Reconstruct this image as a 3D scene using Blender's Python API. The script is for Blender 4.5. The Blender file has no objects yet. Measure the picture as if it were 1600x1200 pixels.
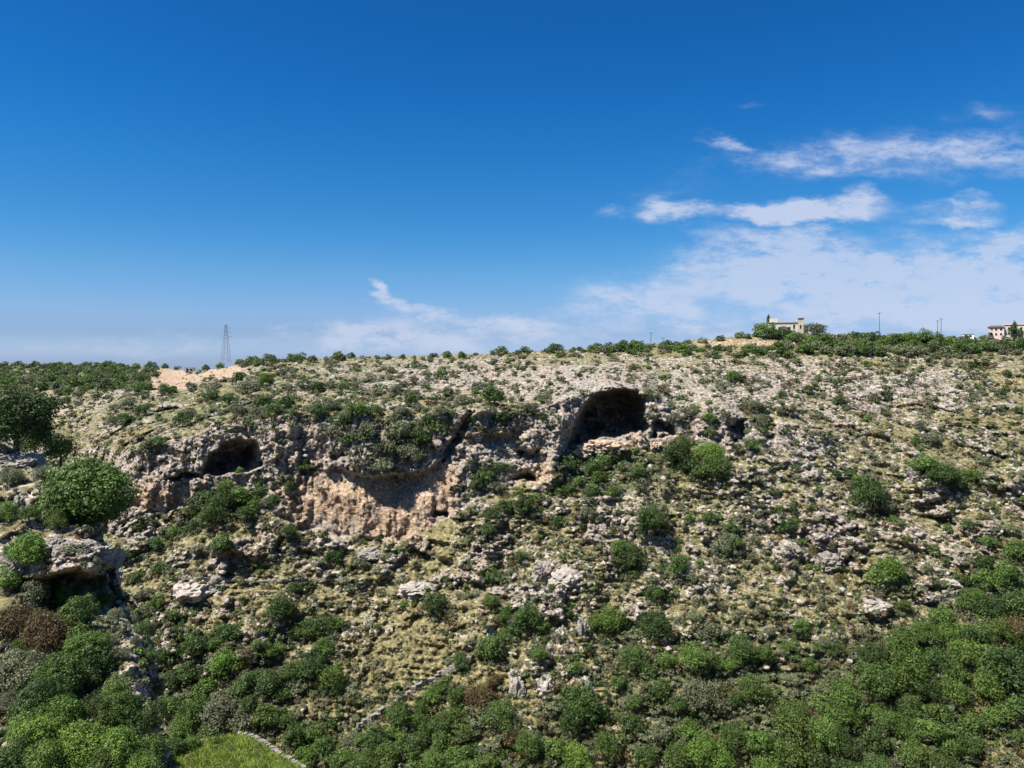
import bpy, math, random
import numpy as np
from mathutils import Vector, Matrix
R_ = math.radians
sc = bpy.context.scene
col = sc.collection
rng = np.random.default_rng(7)
random.seed(7)

# ------------------------------------------------------------------ camera
FPX, CX, HY = 1200.0, 800.0, 562.0          # focal length, centre column and eye-level row, in photo pixels
cam_d = bpy.data.cameras.new("camera"); cam = bpy.data.objects.new("camera", cam_d); col.objects.link(cam)
cam.location = (0, 0, 0); cam.rotation_euler = (R_(90), 0, 0)
cam_d.sensor_width = 36; cam_d.lens = 36 * FPX / 1600; cam_d.shift_y = -(600 - HY) / 1600
cam_d.clip_start = 0.5; cam_d.clip_end = 20000
sc.camera = cam

# ------------------------------------------------------------------ light, sky, exposure
SUN_AZ, SUN_EL = math.atan2(-0.84, -0.42), R_(58)     # direction towards the sun, x right, y away from the viewer
world = bpy.data.worlds.new("World"); sc.world = world; world.use_nodes = True
sun_d = bpy.data.lights.new("sun", 'SUN'); sun = bpy.data.objects.new("sun", sun_d); col.objects.link(sun)
sun_d.energy = 5.0; sun_d.angle = R_(0.5); sun_d.color = (1.0, 0.95, 0.87)
sdir = Vector((math.sin(SUN_AZ) * math.cos(SUN_EL), math.cos(SUN_AZ) * math.cos(SUN_EL), math.sin(SUN_EL)))
sun.rotation_euler = sdir.to_track_quat('Z', 'Y').to_euler(); sun.location = sdir * 300
sc.view_settings.view_transform = 'Standard'; sc.view_settings.look = 'None'
sc.view_settings.exposure = 0.97; sc.view_settings.gamma = 1.0; sc.view_settings.use_curve_mapping = False
sc.cycles.max_bounces = 5; sc.cycles.diffuse_bounces = 3; sc.cycles.transmission_bounces = 3


class NT:
    """small helper to wire shader nodes"""
    def __init__(s, tree): s.t = tree; s.n = tree.nodes; s.l = tree.links
    def node(s, typ, **kw):
        n = s.n.new(typ)
        for k, v in kw.items(): setattr(n, k, v)
        return n
    def link(s, a, b): s.l.new(a, b)
    def put(s, sock, v):
        if isinstance(v, bpy.types.NodeSocket): s.l.new(v, sock)
        else: sock.default_value = v
    def m(s, op, a, b=None, c=None, clamp=False):
        n = s.n.new('ShaderNodeMath'); n.operation = op; n.use_clamp = clamp
        s.put(n.inputs[0], a)
        if b is not None: s.put(n.inputs[1], b)
        if c is not None: s.put(n.inputs[2], c)
        return n.outputs[0]
    def sstep(s, x, a, b):
        n = s.n.new('ShaderNodeMapRange'); n.interpolation_type = 'SMOOTHSTEP'
        s.put(n.inputs['Value'], x); n.inputs['From Min'].default_value = a; n.inputs['From Max'].default_value = b
        return n.outputs[0]
    def mix(s, f, a, b, mode='MIX'):
        n = s.n.new('ShaderNodeMix'); n.data_type = 'RGBA'; n.blend_type = mode
        s.put(n.inputs['Factor'], f)
        for k, v in ((6, a), (7, b)):
            if isinstance(v, bpy.types.NodeSocket): s.l.new(v, n.inputs[k])
            else: n.inputs[k].default_value = (*v, 1) if len(v) == 3 else v
        return n.outputs[2]
    def noise(s, vec, scale, detail=4, rough=.55, lac=2.0):
        n = s.n.new('ShaderNodeTexNoise'); s.l.new(vec, n.inputs['Vector'])
        n.inputs['Scale'].default_value = scale; n.inputs['Detail'].default_value = detail
        n.inputs['Roughness'].default_value = rough; n.inputs['Lacunarity'].default_value = lac
        return n.outputs['Fac']
    def ramp(s, f, stops):
        n = s.n.new('ShaderNodeValToRGB'); s.put(n.inputs['Fac'], f); r = n.color_ramp
        while len(r.elements) > 1: r.elements.remove(r.elements[-1])
        r.elements[0].position = stops[0][0]; r.elements[0].color = (*stops[0][1], 1)
        for p, c in stops[1:]:
            e = r.elements.new(p); e.color = (*c, 1)
        return n.outputs['Color']
    def vec(s, vec, scale):
        n = s.n.new('ShaderNodeVectorMath'); n.operation = 'MULTIPLY'; s.l.new(vec, n.inputs[0]); n.inputs[1].default_value = scale
        return n.outputs[0]
    def attr(s, name):
        n = s.n.new('ShaderNodeAttribute'); n.attribute_name = name; return n.outputs['Fac']


def build_world():
    g = NT(world.node_tree); g.n.clear()
    out = g.node('ShaderNodeOutputWorld'); bg = g.node('ShaderNodeBackground'); g.link(bg.outputs[0], out.inputs[0])
    bg.inputs['Strength'].default_value = 0.0651
    sky = g.node('ShaderNodeTexSky', sky_type='NISHITA'); sky.sun_disc = False
    sky.sun_elevation = SUN_EL; sky.sun_rotation = SUN_AZ
    sky.altitude = 300; sky.air_density = 1.0; sky.dust_density = 0.6; sky.ozone_density = 3.0
    tc = g.node('ShaderNodeTexCoord'); d = tc.outputs['Generated']
    sep = g.node('ShaderNodeSeparateXYZ'); g.link(d, sep.inputs[0])
    x, y, z = sep.outputs
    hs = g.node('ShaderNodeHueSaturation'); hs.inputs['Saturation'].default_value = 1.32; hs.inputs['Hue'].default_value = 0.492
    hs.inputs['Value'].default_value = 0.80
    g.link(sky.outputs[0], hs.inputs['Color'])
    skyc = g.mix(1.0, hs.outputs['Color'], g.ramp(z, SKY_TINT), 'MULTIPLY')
    # cirrus and low cloud banks, in directions of the sky: u = x/y, w = z/y
    ys = g.m('MAXIMUM', y, 0.06)
    u = g.m('DIVIDE', x, ys); w = g.m('DIVIDE', z, ys)
    cv = g.node('ShaderNodeCombineXYZ'); g.link(u, cv.inputs[0]); g.link(w, cv.inputs[1])
    c = cv.outputs[0]
    n1 = g.noise(g.vec(c, (5, 11, 1)), 1.0, 6, .62); n2 = g.noise(g.vec(c, (6.0, 13, 1)), 1.7, 5, .6)
    nf = g.sstep(g.noise(g.vec(c, (15, 34, 1)), 1.0, 9, .68), .30, .70); ng_ = g.sstep(g.noise(g.vec(c, (5, 16, 1)), 1.0, 5, .6), .25, .7)
    uw = g.m('MULTIPLY_ADD', g.m('SUBTRACT', n1, .5), 0.10, u); ww = g.m('MULTIPLY_ADD', g.m('SUBTRACT', n2, .5), 0.060, w)
    def field(blobs):
        tot = None
        for px, py, a, b, rot, k in blobs:
            u0, w0, a, b = (px - CX) / FPX, (HY - py) / FPX, a / FPX, b / FPX
            du = g.m('SUBTRACT', uw, u0); dw = g.m('SUBTRACT', ww, w0)
            if rot:
                cr, sr = math.cos(R_(rot)), math.sin(R_(rot))
                a1 = g.m('MULTIPLY_ADD', du, cr, g.m('MULTIPLY', dw, sr)); b1 = g.m('MULTIPLY_ADD', du, -sr, g.m('MULTIPLY', dw, cr))
            else: a1, b1 = du, dw
            a1 = g.m('MULTIPLY', a1, 1 / a); b1 = g.m('MULTIPLY', b1, 1 / b)
            e = g.m('ADD', g.m('MULTIPLY', a1, a1), g.m('MULTIPLY', b1, b1))
            v = g.m('MULTIPLY', g.m('EXPONENT', g.m('MULTIPLY', e, -1.0)), k)
            tot = v if tot is None else g.m('ADD', tot, v)
        return tot
    bright = field(CLOUD_BRIGHT)
    veil = field(CLOUD_VEIL)
    mb = g.sstep(g.m('MULTIPLY', bright, g.m('MULTIPLY_ADD', nf, .85, 0.45)), 0.12, 1.0)
    mv = g.sstep(g.m('MULTIPLY', veil, g.m('MULTIPLY_ADD', g.m('MULTIPLY', nf, ng_), 1.6, .27)), 0.06, 1.15)
    front = g.m('GREATER_THAN', y, 0.05)
    mask = g.m('MULTIPLY', g.m('MAXIMUM', g.m('MULTIPLY', mb, .86), g.m('MULTIPLY', mv, .74)), front)
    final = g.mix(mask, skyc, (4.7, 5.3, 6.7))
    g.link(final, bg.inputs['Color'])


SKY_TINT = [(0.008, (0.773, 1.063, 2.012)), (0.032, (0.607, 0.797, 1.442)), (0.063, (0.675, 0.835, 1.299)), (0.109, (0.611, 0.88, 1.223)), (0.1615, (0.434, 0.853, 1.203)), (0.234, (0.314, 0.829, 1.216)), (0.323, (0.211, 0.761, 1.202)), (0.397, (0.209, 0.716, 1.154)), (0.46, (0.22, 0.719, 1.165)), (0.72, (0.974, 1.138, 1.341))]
CLOUD_BRIGHT = [(1250, 330, 115, 17, 0, 1.25), (1190, 325, 70, 16, 0, .7), (1335, 314, 34, 24, 20, .8), (1042, 326, 44, 20, 0, 1.05), (1095, 325, 30, 12, 0, .4), (950, 330, 28, 14, 0, .42),
                (1500, 322, 64, 20, 0, .85), (1500, 352, 80, 13, 0, .85), (590, 455, 24, 8, -30, .75), (628, 476, 56, 9, -30, .65), (700, 500, 90, 13, -10, .6), (820, 503, 90, 13, 0, .75), (900, 520, 130, 16, 0, .6),
                (455, 510, 38, 8, 0, .5), (1140, 510, 70, 12, 0, .6), (1390, 240, 60, 14, 0, .6), (1530, 240, 90, 18, 0, .6), (1090, 418, 70, 12, 14, .5), (1000, 448, 60, 12, 14, .45), (1260, 410, 90, 12, 4, .4), (1540, 445, 70, 12, 0, .45), (1400, 428, 90, 10, 0, .4)]
CLOUD_VEIL = [(1130, 440, 170, 36, 10, 1.55), (1350, 434, 220, 42, 0, 1.6), (1560, 464, 180, 46, 0, 1.6), (1250, 372, 170, 24, 0, .85), (1000, 458, 95, 24, 0, .9),
              (1560, 390, 120, 30, 20, .7), (1490, 242, 200, 36, 0, .85), (1250, 258, 170, 24, 0, .42), (1540, 175, 70, 16, 0, .5), (1160, 225, 70, 10, -15, .65), (1180, 160, 25, 9, 0, .5), (1020, 300, 90, 40, 0, .28),
              (770, 520, 170, 28, 0, 1.25), (560, 525, 100, 18, 0, .7), (200, 540, 330, 30, 0, .4), (1190, 522, 140, 18, 0, 1.0), (1400, 496, 280, 24, 0, 1.2), (1350, 250, 80, 20, 0, .45)]
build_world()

# ------------------------------------------------------------------ noise
_perm = np.random.default_rng(3).permutation(256).astype(np.int64); _perm = np.concatenate([_perm, _perm])
_grad = np.random.default_rng(4).normal(size=(256, 3)); _grad /= np.linalg.norm(_grad, axis=1)[:, None]


def perlin(p):
    pi = np.floor(p).astype(np.int64); f = p - pi; pi &= 255
    w = f * f * f * (f * (f * 6 - 15) + 10)
    out = 0
    for dx in (0, 1):
        for dy in (0, 1):
            for dz in (0, 1):
                h = _perm[_perm[_perm[(pi[:, 0] + dx) & 255] + ((pi[:, 1] + dy) & 255)] + ((pi[:, 2] + dz) & 255)]
                d = (_grad[h] * (f - (dx, dy, dz))).sum(1)
                wt = (w[:, 0] if dx else 1 - w[:, 0]) * (w[:, 1] if dy else 1 - w[:, 1]) * (w[:, 2] if dz else 1 - w[:, 2])
                out = out + d * wt
    return out * 1.5


def fbm(p, scale, octv=4, gain=.5, seed=0, ridged=False):
    p = np.asarray(p, float) * scale + seed * 17.37; a = 1.0; s = 0; tot = 0
    for _ in range(octv):
        n = perlin(p)
        if ridged: n = 1 - 2 * np.abs(n)
        s = s + a * n; tot += a; a *= gain; p = p * 2.03 + 5.1
    return s / tot


def blocks(p, seed=0):
    """one random value per irregular cell: broken, bedded rock"""
    pi = np.floor(p).astype(np.int64); best = np.full(len(p), 9e9); val = np.zeros(len(p))
    tab = np.random.default_rng(90 + seed).random((256, 4))
    for dx in (-1, 0, 1):
        for dy in (-1, 0, 1):
            for dz in (-1, 0, 1):
                c = pi + (dx, dy, dz); h = _perm[_perm[_perm[c[:, 0] & 255] + (c[:, 1] & 255)] + (c[:, 2] & 255)]; t = tab[h]
                d = ((c + t[:, :3] - p) ** 2).sum(1); m = d < best; best = np.where(m, d, best); val = np.where(m, t[:, 3], val)
    return val - .5


def sst(x, a, b):
    t = np.clip((np.asarray(x, float) - a) / (b - a), 0, 1); return t * t * (3 - 2 * t)


def blob(px, py, cx, cy, a, b): return np.exp(-(((px - cx) / a) ** 2 + ((py - cy) / b) ** 2))


def sdf_poly(px, py, poly):
    """signed distance in photo pixels, positive inside"""
    P = np.asarray(poly, float); n = len(P); d = np.full(px.shape, 1e9); inside = np.zeros(px.shape, bool)
    for i in range(n):
        a, b = P[i], P[(i + 1) % n]; e = b - a
        wx, wy = px - a[0], py - a[1]
        t = np.clip((wx * e[0] + wy * e[1]) / max(e @ e, 1e-9), 0, 1)
        d = np.minimum(d, np.hypot(wx - t * e[0], wy - t * e[1]))
        c = ((a[1] > py) != (b[1] > py)) & (px < (b[0] - a[0]) * (py - a[1]) / (b[1] - a[1] + 1e-12) + a[0])
        inside ^= c
    return np.where(inside, d, -d)


def box_sdf(px, py, poly, pad=12):
    P = np.asarray(poly); m = (px > P[:, 0].min() - pad) & (px < P[:, 0].max() + pad) & (py > P[:, 1].min() - pad) & (py < P[:, 1].max() + pad)
    out = np.full(px.shape, -99.0); out[m] = sdf_poly(px[m], py[m], poly); return out


def pts(px, py, D): return np.stack([D * (px - CX) / FPX, D, D * (HY - py) / FPX], -1)


# ------------------------------------------------------------------ mesh helpers
def raw_mesh(name, V, F, smooth=False, attrs=None):
    me = bpy.data.meshes.new(name); V = np.asarray(V, np.float32); F = np.asarray(F, np.int32); k = F.shape[1]
    me.vertices.add(len(V)); me.vertices.foreach_set("co", V.ravel())
    me.loops.add(F.size); me.loops.foreach_set("vertex_index", F.ravel())
    me.polygons.add(len(F)); me.polygons.foreach_set("loop_start", np.arange(0, F.size, k, dtype=np.int32))
    if smooth: me.polygons.foreach_set("use_smooth", np.ones(len(F), bool))
    for an, av in (attrs or {}).items():
        a = me.attributes.new(an, 'FLOAT', 'POINT'); a.data.foreach_set("value", np.asarray(av, np.float32).ravel())
    me.update(calc_edges=True); return me


class MB:
    """collects boxes, bars and loose faces; build() links them as ONE mesh object"""
    def __init__(s): s.v = []; s.f = []
    def add(s, vs, fs):
        o = len(s.v); s.v += [tuple(q) for q in vs]; s.f += [tuple(i + o for i in f) for f in fs]
    def box(s, c, size, rz=0.0):
        x, y, z = [q / 2 for q in size]; cr, sr = math.cos(rz), math.sin(rz)
        vs = []
        for k in (-1, 1):
            for i, j in ((-1, -1), (1, -1), (1, 1), (-1, 1)):
                X, Y = i * x, j * y; vs.append((c[0] + X * cr - Y * sr, c[1] + X * sr + Y * cr, c[2] + k * z))
        s.add(vs, [(3, 2, 1, 0), (4, 5, 6, 7), (0, 1, 5, 4), (1, 2, 6, 5), (2, 3, 7, 6), (3, 0, 4, 7)])
    def bar(s, a, b, r0, r1=None, n=6):
        a, b = Vector(a), Vector(b); r1 = r0 if r1 is None else r1; d = (b - a).normalized()
        t = d.cross(Vector((0, 0, 1)) if abs(d.z) < .9 else Vector((1, 0, 0))).normalized(); q = d.cross(t)
        vs = [a + (t * math.cos(2 * math.pi * i / n) + q * math.sin(2 * math.pi * i / n)) * r0 for i in range(n)]
        vs += [b + (t * math.cos(2 * math.pi * i / n) + q * math.sin(2 * math.pi * i / n)) * r1 for i in range(n)]
        s.add(vs, [(i, (i + 1) % n, n + (i + 1) % n, n + i) for i in range(n)] + [tuple(range(n - 1, -1, -1)), tuple(range(n, 2 * n))])
    def mesh(s, name, m, smooth=False):
        me = bpy.data.meshes.new(name); me.from_pydata(s.v, [], s.f); me.update()
        if m: me.materials.append(m)
        if smooth:
            for p in me.polygons: p.use_smooth = True
        return me
    def build(s, name, m, parent=None, loc=None, smooth=False):
        o = bpy.data.objects.new(name, s.mesh(name, m, smooth)); col.objects.link(o)
        if parent: o.parent = parent
        if loc is not None: o.location = loc
        return o


def tag(o, label=None, cat=None, group=None, kind=None):
    if label: o["label"] = label
    if cat: o["category"] = cat
    if group: o["group"] = group
    if kind: o["kind"] = kind
    return o


def empty(name, loc, rz=0):
    o = bpy.data.objects.new(name, None); col.objects.link(o); o.location = loc; o.rotation_euler = (0, 0, rz); o.empty_display_size = .5
    return o


# ------------------------------------------------------------------ materials
def new_mat(name):
    m = bpy.data.materials.new(name); m.use_nodes = True; g = NT(m.node_tree); g.n.clear()
    out = g.node('ShaderNodeOutputMaterial'); b = g.node('ShaderNodeBsdfPrincipled'); g.link(b.outputs[0], out.inputs[0])
    b.inputs['Roughness'].default_value = .9; b.inputs['Specular IOR Level'].default_value = .15
    return m, g, b, out


def ground_mat():
    m, g, b, out = new_mat("hillside_rock_and_soil")
    geo = g.node('ShaderNodeNewGeometry'); P = geo.outputs['Position']
    rock, orange, green, tan = (g.attr(k) for k in ('rock', 'orange', 'green', 'tan'))
    nb = g.noise(P, .05, 4, .6); n0 = g.noise(P, .22, 6, .62); n1 = g.noise(P, .9, 6, .65); n2 = g.noise(P, 2.6, 4, .6)
    Pz = g.vec(P, (.35, .35, 1.6)); ns = g.noise(Pz, 1.0, 5, .6)
    Pv = g.vec(P, (1.1, 1.1, .14)); nv = g.noise(Pv, .9, 5, .6)
    # rock
    rc = g.ramp(g.m('MULTIPLY_ADD', n1, .65, g.m('MULTIPLY', ns, .4)), [(.30, (.085, .07, .058)), (.42, (.22, .185, .15)), (.54, (.36, .315, .265)), (.68, (.56, .505, .44))])
    rc = g.mix(g.m('MULTIPLY', g.sstep(nb, .42, .62), .35), rc, g.mix(1.0, rc, (1.12, .88, .76), 'MULTIPLY'))
    oc = g.ramp(g.m('MULTIPLY_ADD', n0, .5, g.m('MULTIPLY', nv, .55)), [(.30, (.13, .08, .06)), (.42, (.33, .205, .135)), (.53, (.46, .335, .215)), (.63, (.40, .33, .27)), (.76, (.54, .41, .28))])
    rc = g.mix(g.sstep(g.m('ADD', orange, g.m('ADD', g.m('MULTIPLY', g.m('SUBTRACT', n0, .5), 1.3), g.m('MULTIPLY', g.m('SUBTRACT', nv, .5), 2.2))), .38, .85), rc, oc)
    streak = g.sstep(g.m('ADD', nv, g.m('MULTIPLY', g.m('SUBTRACT', n1, .5), .5)), .53, .68)
    rc = g.mix(g.m('MULTIPLY', streak, g.m('MULTIPLY', rock, .75)), rc, (.075, .065, .06))
    vo = g.node('ShaderNodeTexVoronoi', feature='DISTANCE_TO_EDGE'); vo.inputs['Scale'].default_value = .55
    wv = g.node('ShaderNodeVectorMath'); wv.operation = 'ADD'; g.link(g.vec(P, (1, 1, 1.5)), wv.inputs[0])
    nn = g.node('ShaderNodeTexNoise'); g.link(P, nn.inputs['Vector']); nn.inputs['Scale'].default_value = .7; nn.inputs['Detail'].default_value = 4
    g.link(g.vec(nn.outputs['Color'], (2.4, 2.4, 2.4)), wv.inputs[1]); g.link(wv.outputs[0], vo.inputs['Vector'])
    crack = g.m('SUBTRACT', 1.0, g.sstep(vo.outputs['Distance'], .0, .10))
    rc = g.mix(g.m('MULTIPLY', crack, .38), rc, (.055, .045, .038))
    # soil and herbs
    tn = g.ramp(n1, [(.3, (.085, .074, .036)), (.48, (.19, .165, .080)), (.65, (.32, .28, .15))])
    gn = g.ramp(n1, [(.3, (.036, .046, .016)), (.5, (.09, .103, .044)), (.68, (.17, .18, .09))])
    so = g.mix(g.sstep(g.m('ADD', g.m('SUBTRACT', green, g.m('MULTIPLY', tan, .5)), g.m('MULTIPLY', g.m('SUBTRACT', n0, .5), 1.9)), .2, .7), tn, gn)
    so = g.mix(g.sstep(g.m('ADD', n0, g.m('MULTIPLY', g.m('SUBTRACT', n2, .5), .9)), .60, .76), so, (.12, .095, .055))
    rm = g.m('ADD', rock, g.m('ADD', g.m('MULTIPLY', g.m('SUBTRACT', n1, .5), 1.7), g.m('MULTIPLY', g.m('SUBTRACT', ns, .5), 1.3)))
    colr = g.mix(g.sstep(rm, .40, .62), so, rc)
    g.link(colr, b.inputs['Base Color'])
    bump = g.node('ShaderNodeBump'); bump.inputs['Strength'].default_value = .75; bump.inputs['Distance'].default_value = .7
    h = g.m('ADD', g.m('MULTIPLY', n1, 1.0), g.m('ADD', g.m('MULTIPLY', ns, .8), g.m('MULTIPLY_ADD', crack, -.5, g.m('MULTIPLY', n2, .25))))
    g.link(h, bump.inputs['Height']); g.link(bump.outputs[0], b.inputs['Normal'])
    return m


def leaf_mat(name, dark, lite, hue=.009, val=.30, tr=.22):
    m, g, b, out = new_mat(name)
    tint = g.attr('tint'); oi = g.node('ShaderNodeObjectInfo')
    c = g.mix(tint, dark, lite)
    hs = g.node('ShaderNodeHueSaturation'); g.link(c, hs.inputs['Color'])
    g.link(g.m('MULTIPLY_ADD', g.m('SUBTRACT', oi.outputs['Random'], .5), hue * 2, .493), hs.inputs['Hue'])
    r2 = g.m('FRACT', g.m('MULTIPLY', oi.outputs['Random'], 17.31))
    g.link(g.m('MULTIPLY_ADD', g.m('SUBTRACT', r2, .5), val * 2, 1.0), hs.inputs['Value'])
    hs.inputs['Saturation'].default_value = 1.0
    g.link(hs.outputs[0], b.inputs['Base Color']); b.inputs['Roughness'].default_value = .55; b.inputs['Specular IOR Level'].default_value = .25
    t = g.node('ShaderNodeBsdfTranslucent'); g.link(hs.outputs[0], t.inputs['Color'])
    mx = g.node('ShaderNodeMixShader'); mx.inputs[0].default_value = tr
    g.link(b.outputs[0], mx.inputs[1]); g.link(t.outputs[0], mx.inputs[2]); g.link(mx.outputs[0], out.inputs[0])
    return m


def plain_mat(name, c, rough=.85, var=.25, scale=2.0, metal=0.0):
    m, g, b, out = new_mat(name)
    tc = g.node('ShaderNodeTexCoord'); n = g.noise(tc.outputs['Object'], scale, 6, .6)
    dk = tuple(q * (1 - var) for q in c); lt = tuple(min(1, q * (1 + var)) for q in c)
    g.link(g.ramp(n, [(.3, dk), (.7, lt)]), b.inputs['Base Color']); b.inputs['Roughness'].default_value = rough; b.inputs['Metallic'].default_value = metal
    return m


def stone_mat():
    m, g, b, out = new_mat("limestone")
    geo = g.node('ShaderNodeNewGeometry'); P = geo.outputs['Position']; oi = g.node('ShaderNodeObjectInfo')
    n1 = g.noise(P, 1.3, 6, .65); ns = g.noise(g.vec(P, (.5, .5, 2.2)), 1.2, 5, .6)
    c = g.ramp(g.m('MULTIPLY_ADD', n1, .65, g.m('MULTIPLY', ns, .4)), [(.30, (.12, .105, .095)), (.45, (.26, .23, .20)), (.58, (.34, .305, .265)), (.74, (.47, .43, .38))])
    hs = g.node('ShaderNodeHueSaturation'); g.link(c, hs.inputs['Color']); g.link(g.m('MULTIPLY_ADD', oi.outputs['Random'], .55, .70), hs.inputs['Value'])
    g.link(hs.outputs[0], b.inputs['Base Color'])
    bump = g.node('ShaderNodeBump'); bump.inputs['Strength'].default_value = .9; bump.inputs['Distance'].default_value = .4
    g.link(g.m('ADD', n1, ns), bump.inputs['Height']); g.link(bump.outputs[0], b.inputs['Normal'])
    return m


GROUND = ground_mat(); STONE = stone_mat()
M = dict(
    d=leaf_mat("dark_evergreen_leaves", (.024, .050, .013), (.080, .138, .032)),
    m=leaf_mat("green_leaves", (.036, .072, .014), (.118, .195, .038)),
    b=leaf_mat("fresh_green_leaves", (.052, .105, .014), (.165, .275, .045)),
    o=leaf_mat("olive_grey_leaves", (0.063, 0.075, 0.039), (0.199, 0.217, 0.120)),
    w=leaf_mat("dry_brown_twigs", (.060, .045, .020), (.150, .115, .045)),
    y=leaf_mat("yellow_green_herbs", (.095, .092, .030), (.27, .25, .09)),
    s=leaf_mat("dry_straw", (.13, .10, .05), (.34, .28, .15)),
    g=leaf_mat("meadow_grass", (.16, .27, .03), (.38, .53, .085), .012, .2),
)
BARK = plain_mat("bark", (.11, .085, .06), .95, .4, 5)

# ------------------------------------------------------------------ far side of the gorge: one sheet of real depth
# columns: photo column -> (ridge, upper slope, cliff top, cliff foot, lower slope, valley floor) as (row, metres away)
COLS = [
 (-260, (570, 800), (602, 480), (680, 330), (820, 260), (1200, 172), (1420, 146)),
 (0,   (570, 750), (602, 430), (680, 310), (812, 250), (1200, 172), (1420, 145)),
 (100, (570, 720), (606, 400), (682, 295), (805, 244), (1200, 171), (1420, 144)),
 (200, (571, 650), (616, 330), (712, 234), (800, 230), (1200, 170), (1420, 143)),
 (250, (574, 560), (620, 310), (692, 231), (800, 228), (1200, 169), (1420, 143)),
 (300, (580, 440), (622, 300), (680, 230), (792, 227), (1200, 168), (1420, 142)),
 (340, (576, 410), (616, 298), (668, 230), (778, 226), (1200, 168), (1420, 142)),
 (400, (563, 392), (606, 290), (655, 229), (792, 225), (1200, 167), (1420, 141)),
 (470, (560, 380), (600, 285), (648, 228), (822, 222), (1200, 166), (1420, 141)),
 (550, (558, 370), (600, 280), (654, 226), (842, 219), (1200, 166), (1420, 140)),
 (620, (557, 360), (600, 280), (662, 226), (846, 218), (1200, 165), (1420, 140)),
 (680, (555, 355), (600, 280), (656, 227), (824, 219), (1200, 165), (1420, 140)),
 (750, (553, 350), (598, 280), (648, 228), (774, 222), (1200, 164), (1420, 140)),
 (850, (548, 345), (590, 280), (636, 230), (752, 224), (1200, 163), (1420, 140)),
 (900, (545, 345), (580, 285), (622, 234), (706, 229), (1200, 162), (1420, 139)),
 (950, (541, 345), (576, 288), (606, 240), (696, 231), (1200, 162), (1420, 139)),
 (1000, (540, 345), (576, 290), (607, 242), (692, 231), (1200, 161), (1420, 138)),
 (1050, (536, 345), (580, 290), (640, 238), (696, 230), (1200, 161), (1420, 138)),
 (1100, (530, 345), (580, 288), (650, 237), (692, 229), (1200, 160), (1420, 138)),
 (1200, (524, 345), (580, 290), (660, 237), (702, 227), (1200, 160), (1420, 138)),
 (1300, (522, 345), (580, 290), (680, 239), (722, 227), (1200, 158), (1420, 137)),
 (1400, (524, 350), (580, 295), (680, 243), (742, 227), (1200, 156), (1420, 136)),
 (1600, (530, 355), (590, 295), (680, 246), (752, 226), (1200, 154), (1420, 135)),
 (1860, (540, 360), (600, 290), (690, 246), (762, 226), (1200, 154), (1420, 135)),
]
NX, NY = 1120, 540
gx = np.linspace(-260, 1860, NX)
_cp = np.array([c[0] for c in COLS], float)
KR = np.stack([np.interp(gx, _cp, [c[1 + k][0] for c in COLS]) for k in range(6)], 1)
KD = np.stack([np.interp(gx, _cp, [c[1 + k][1] for c in COLS]) for k in range(6)], 1)
def sm1(a, n):
    k = np.hanning(n + 2)[1:-1]; k /= k.sum(); return np.convolve(np.pad(a, n // 2, mode='edge'), k, 'valid')[:len(a)]
for k in range(6):
    KR[:, k] = sm1(KR[:, k], 21); KD[:, k] = sm1(KD[:, k], 21)
KR[:, 2] += sm1(rng.normal(size=NX), 41) * 12; KR[:, 3] += sm1(rng.normal(size=NX), 25) * 9
KR[:, 0] += sm1(rng.normal(size=NX), 7) * 1.2
tt = np.linspace(0, 1, NY)
PX = np.repeat(gx[:, None], NY, 1)
PY = KR[:, 0:1] + (1420 - KR[:, 0:1]) * tt[None, :]
D0 = np.empty_like(PX); CL = np.empty_like(PX)
for i in range(NX):
    D0[i] = 1 / np.interp(PY[i], KR[i], 1 / KD[i])
    h = KR[i, 3] - KR[i, 2]
    CL[i] = sst(PY[i], KR[i, 2] - 6, KR[i, 2] + 8) * (1 - sst(PY[i], KR[i, 3] - 8, KR[i, 3] + 6))
    CL[i] *= float(np.clip((1330 - gx[i]) / 160, 0.12, 1)) * float(np.clip((gx[i] - 170) / 25, .2, 1))
for _ in range(3):                                     # soften the profile's corners
    D0[:, 1:-1] = (D0[:, :-2] + 2 * D0[:, 1:-1] + D0[:, 2:]) / 4
px, py, D0, CL = PX.ravel(), PY.ravel(), D0.ravel(), CL.ravel()
P0 = pts(px, py, D0)
jx = px + fbm(P0, .16, 4, .65, 21) * 12; jy = py + fbm(P0, .16, 4, .65, 22) * 12        # ragged edges for the features below

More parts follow.
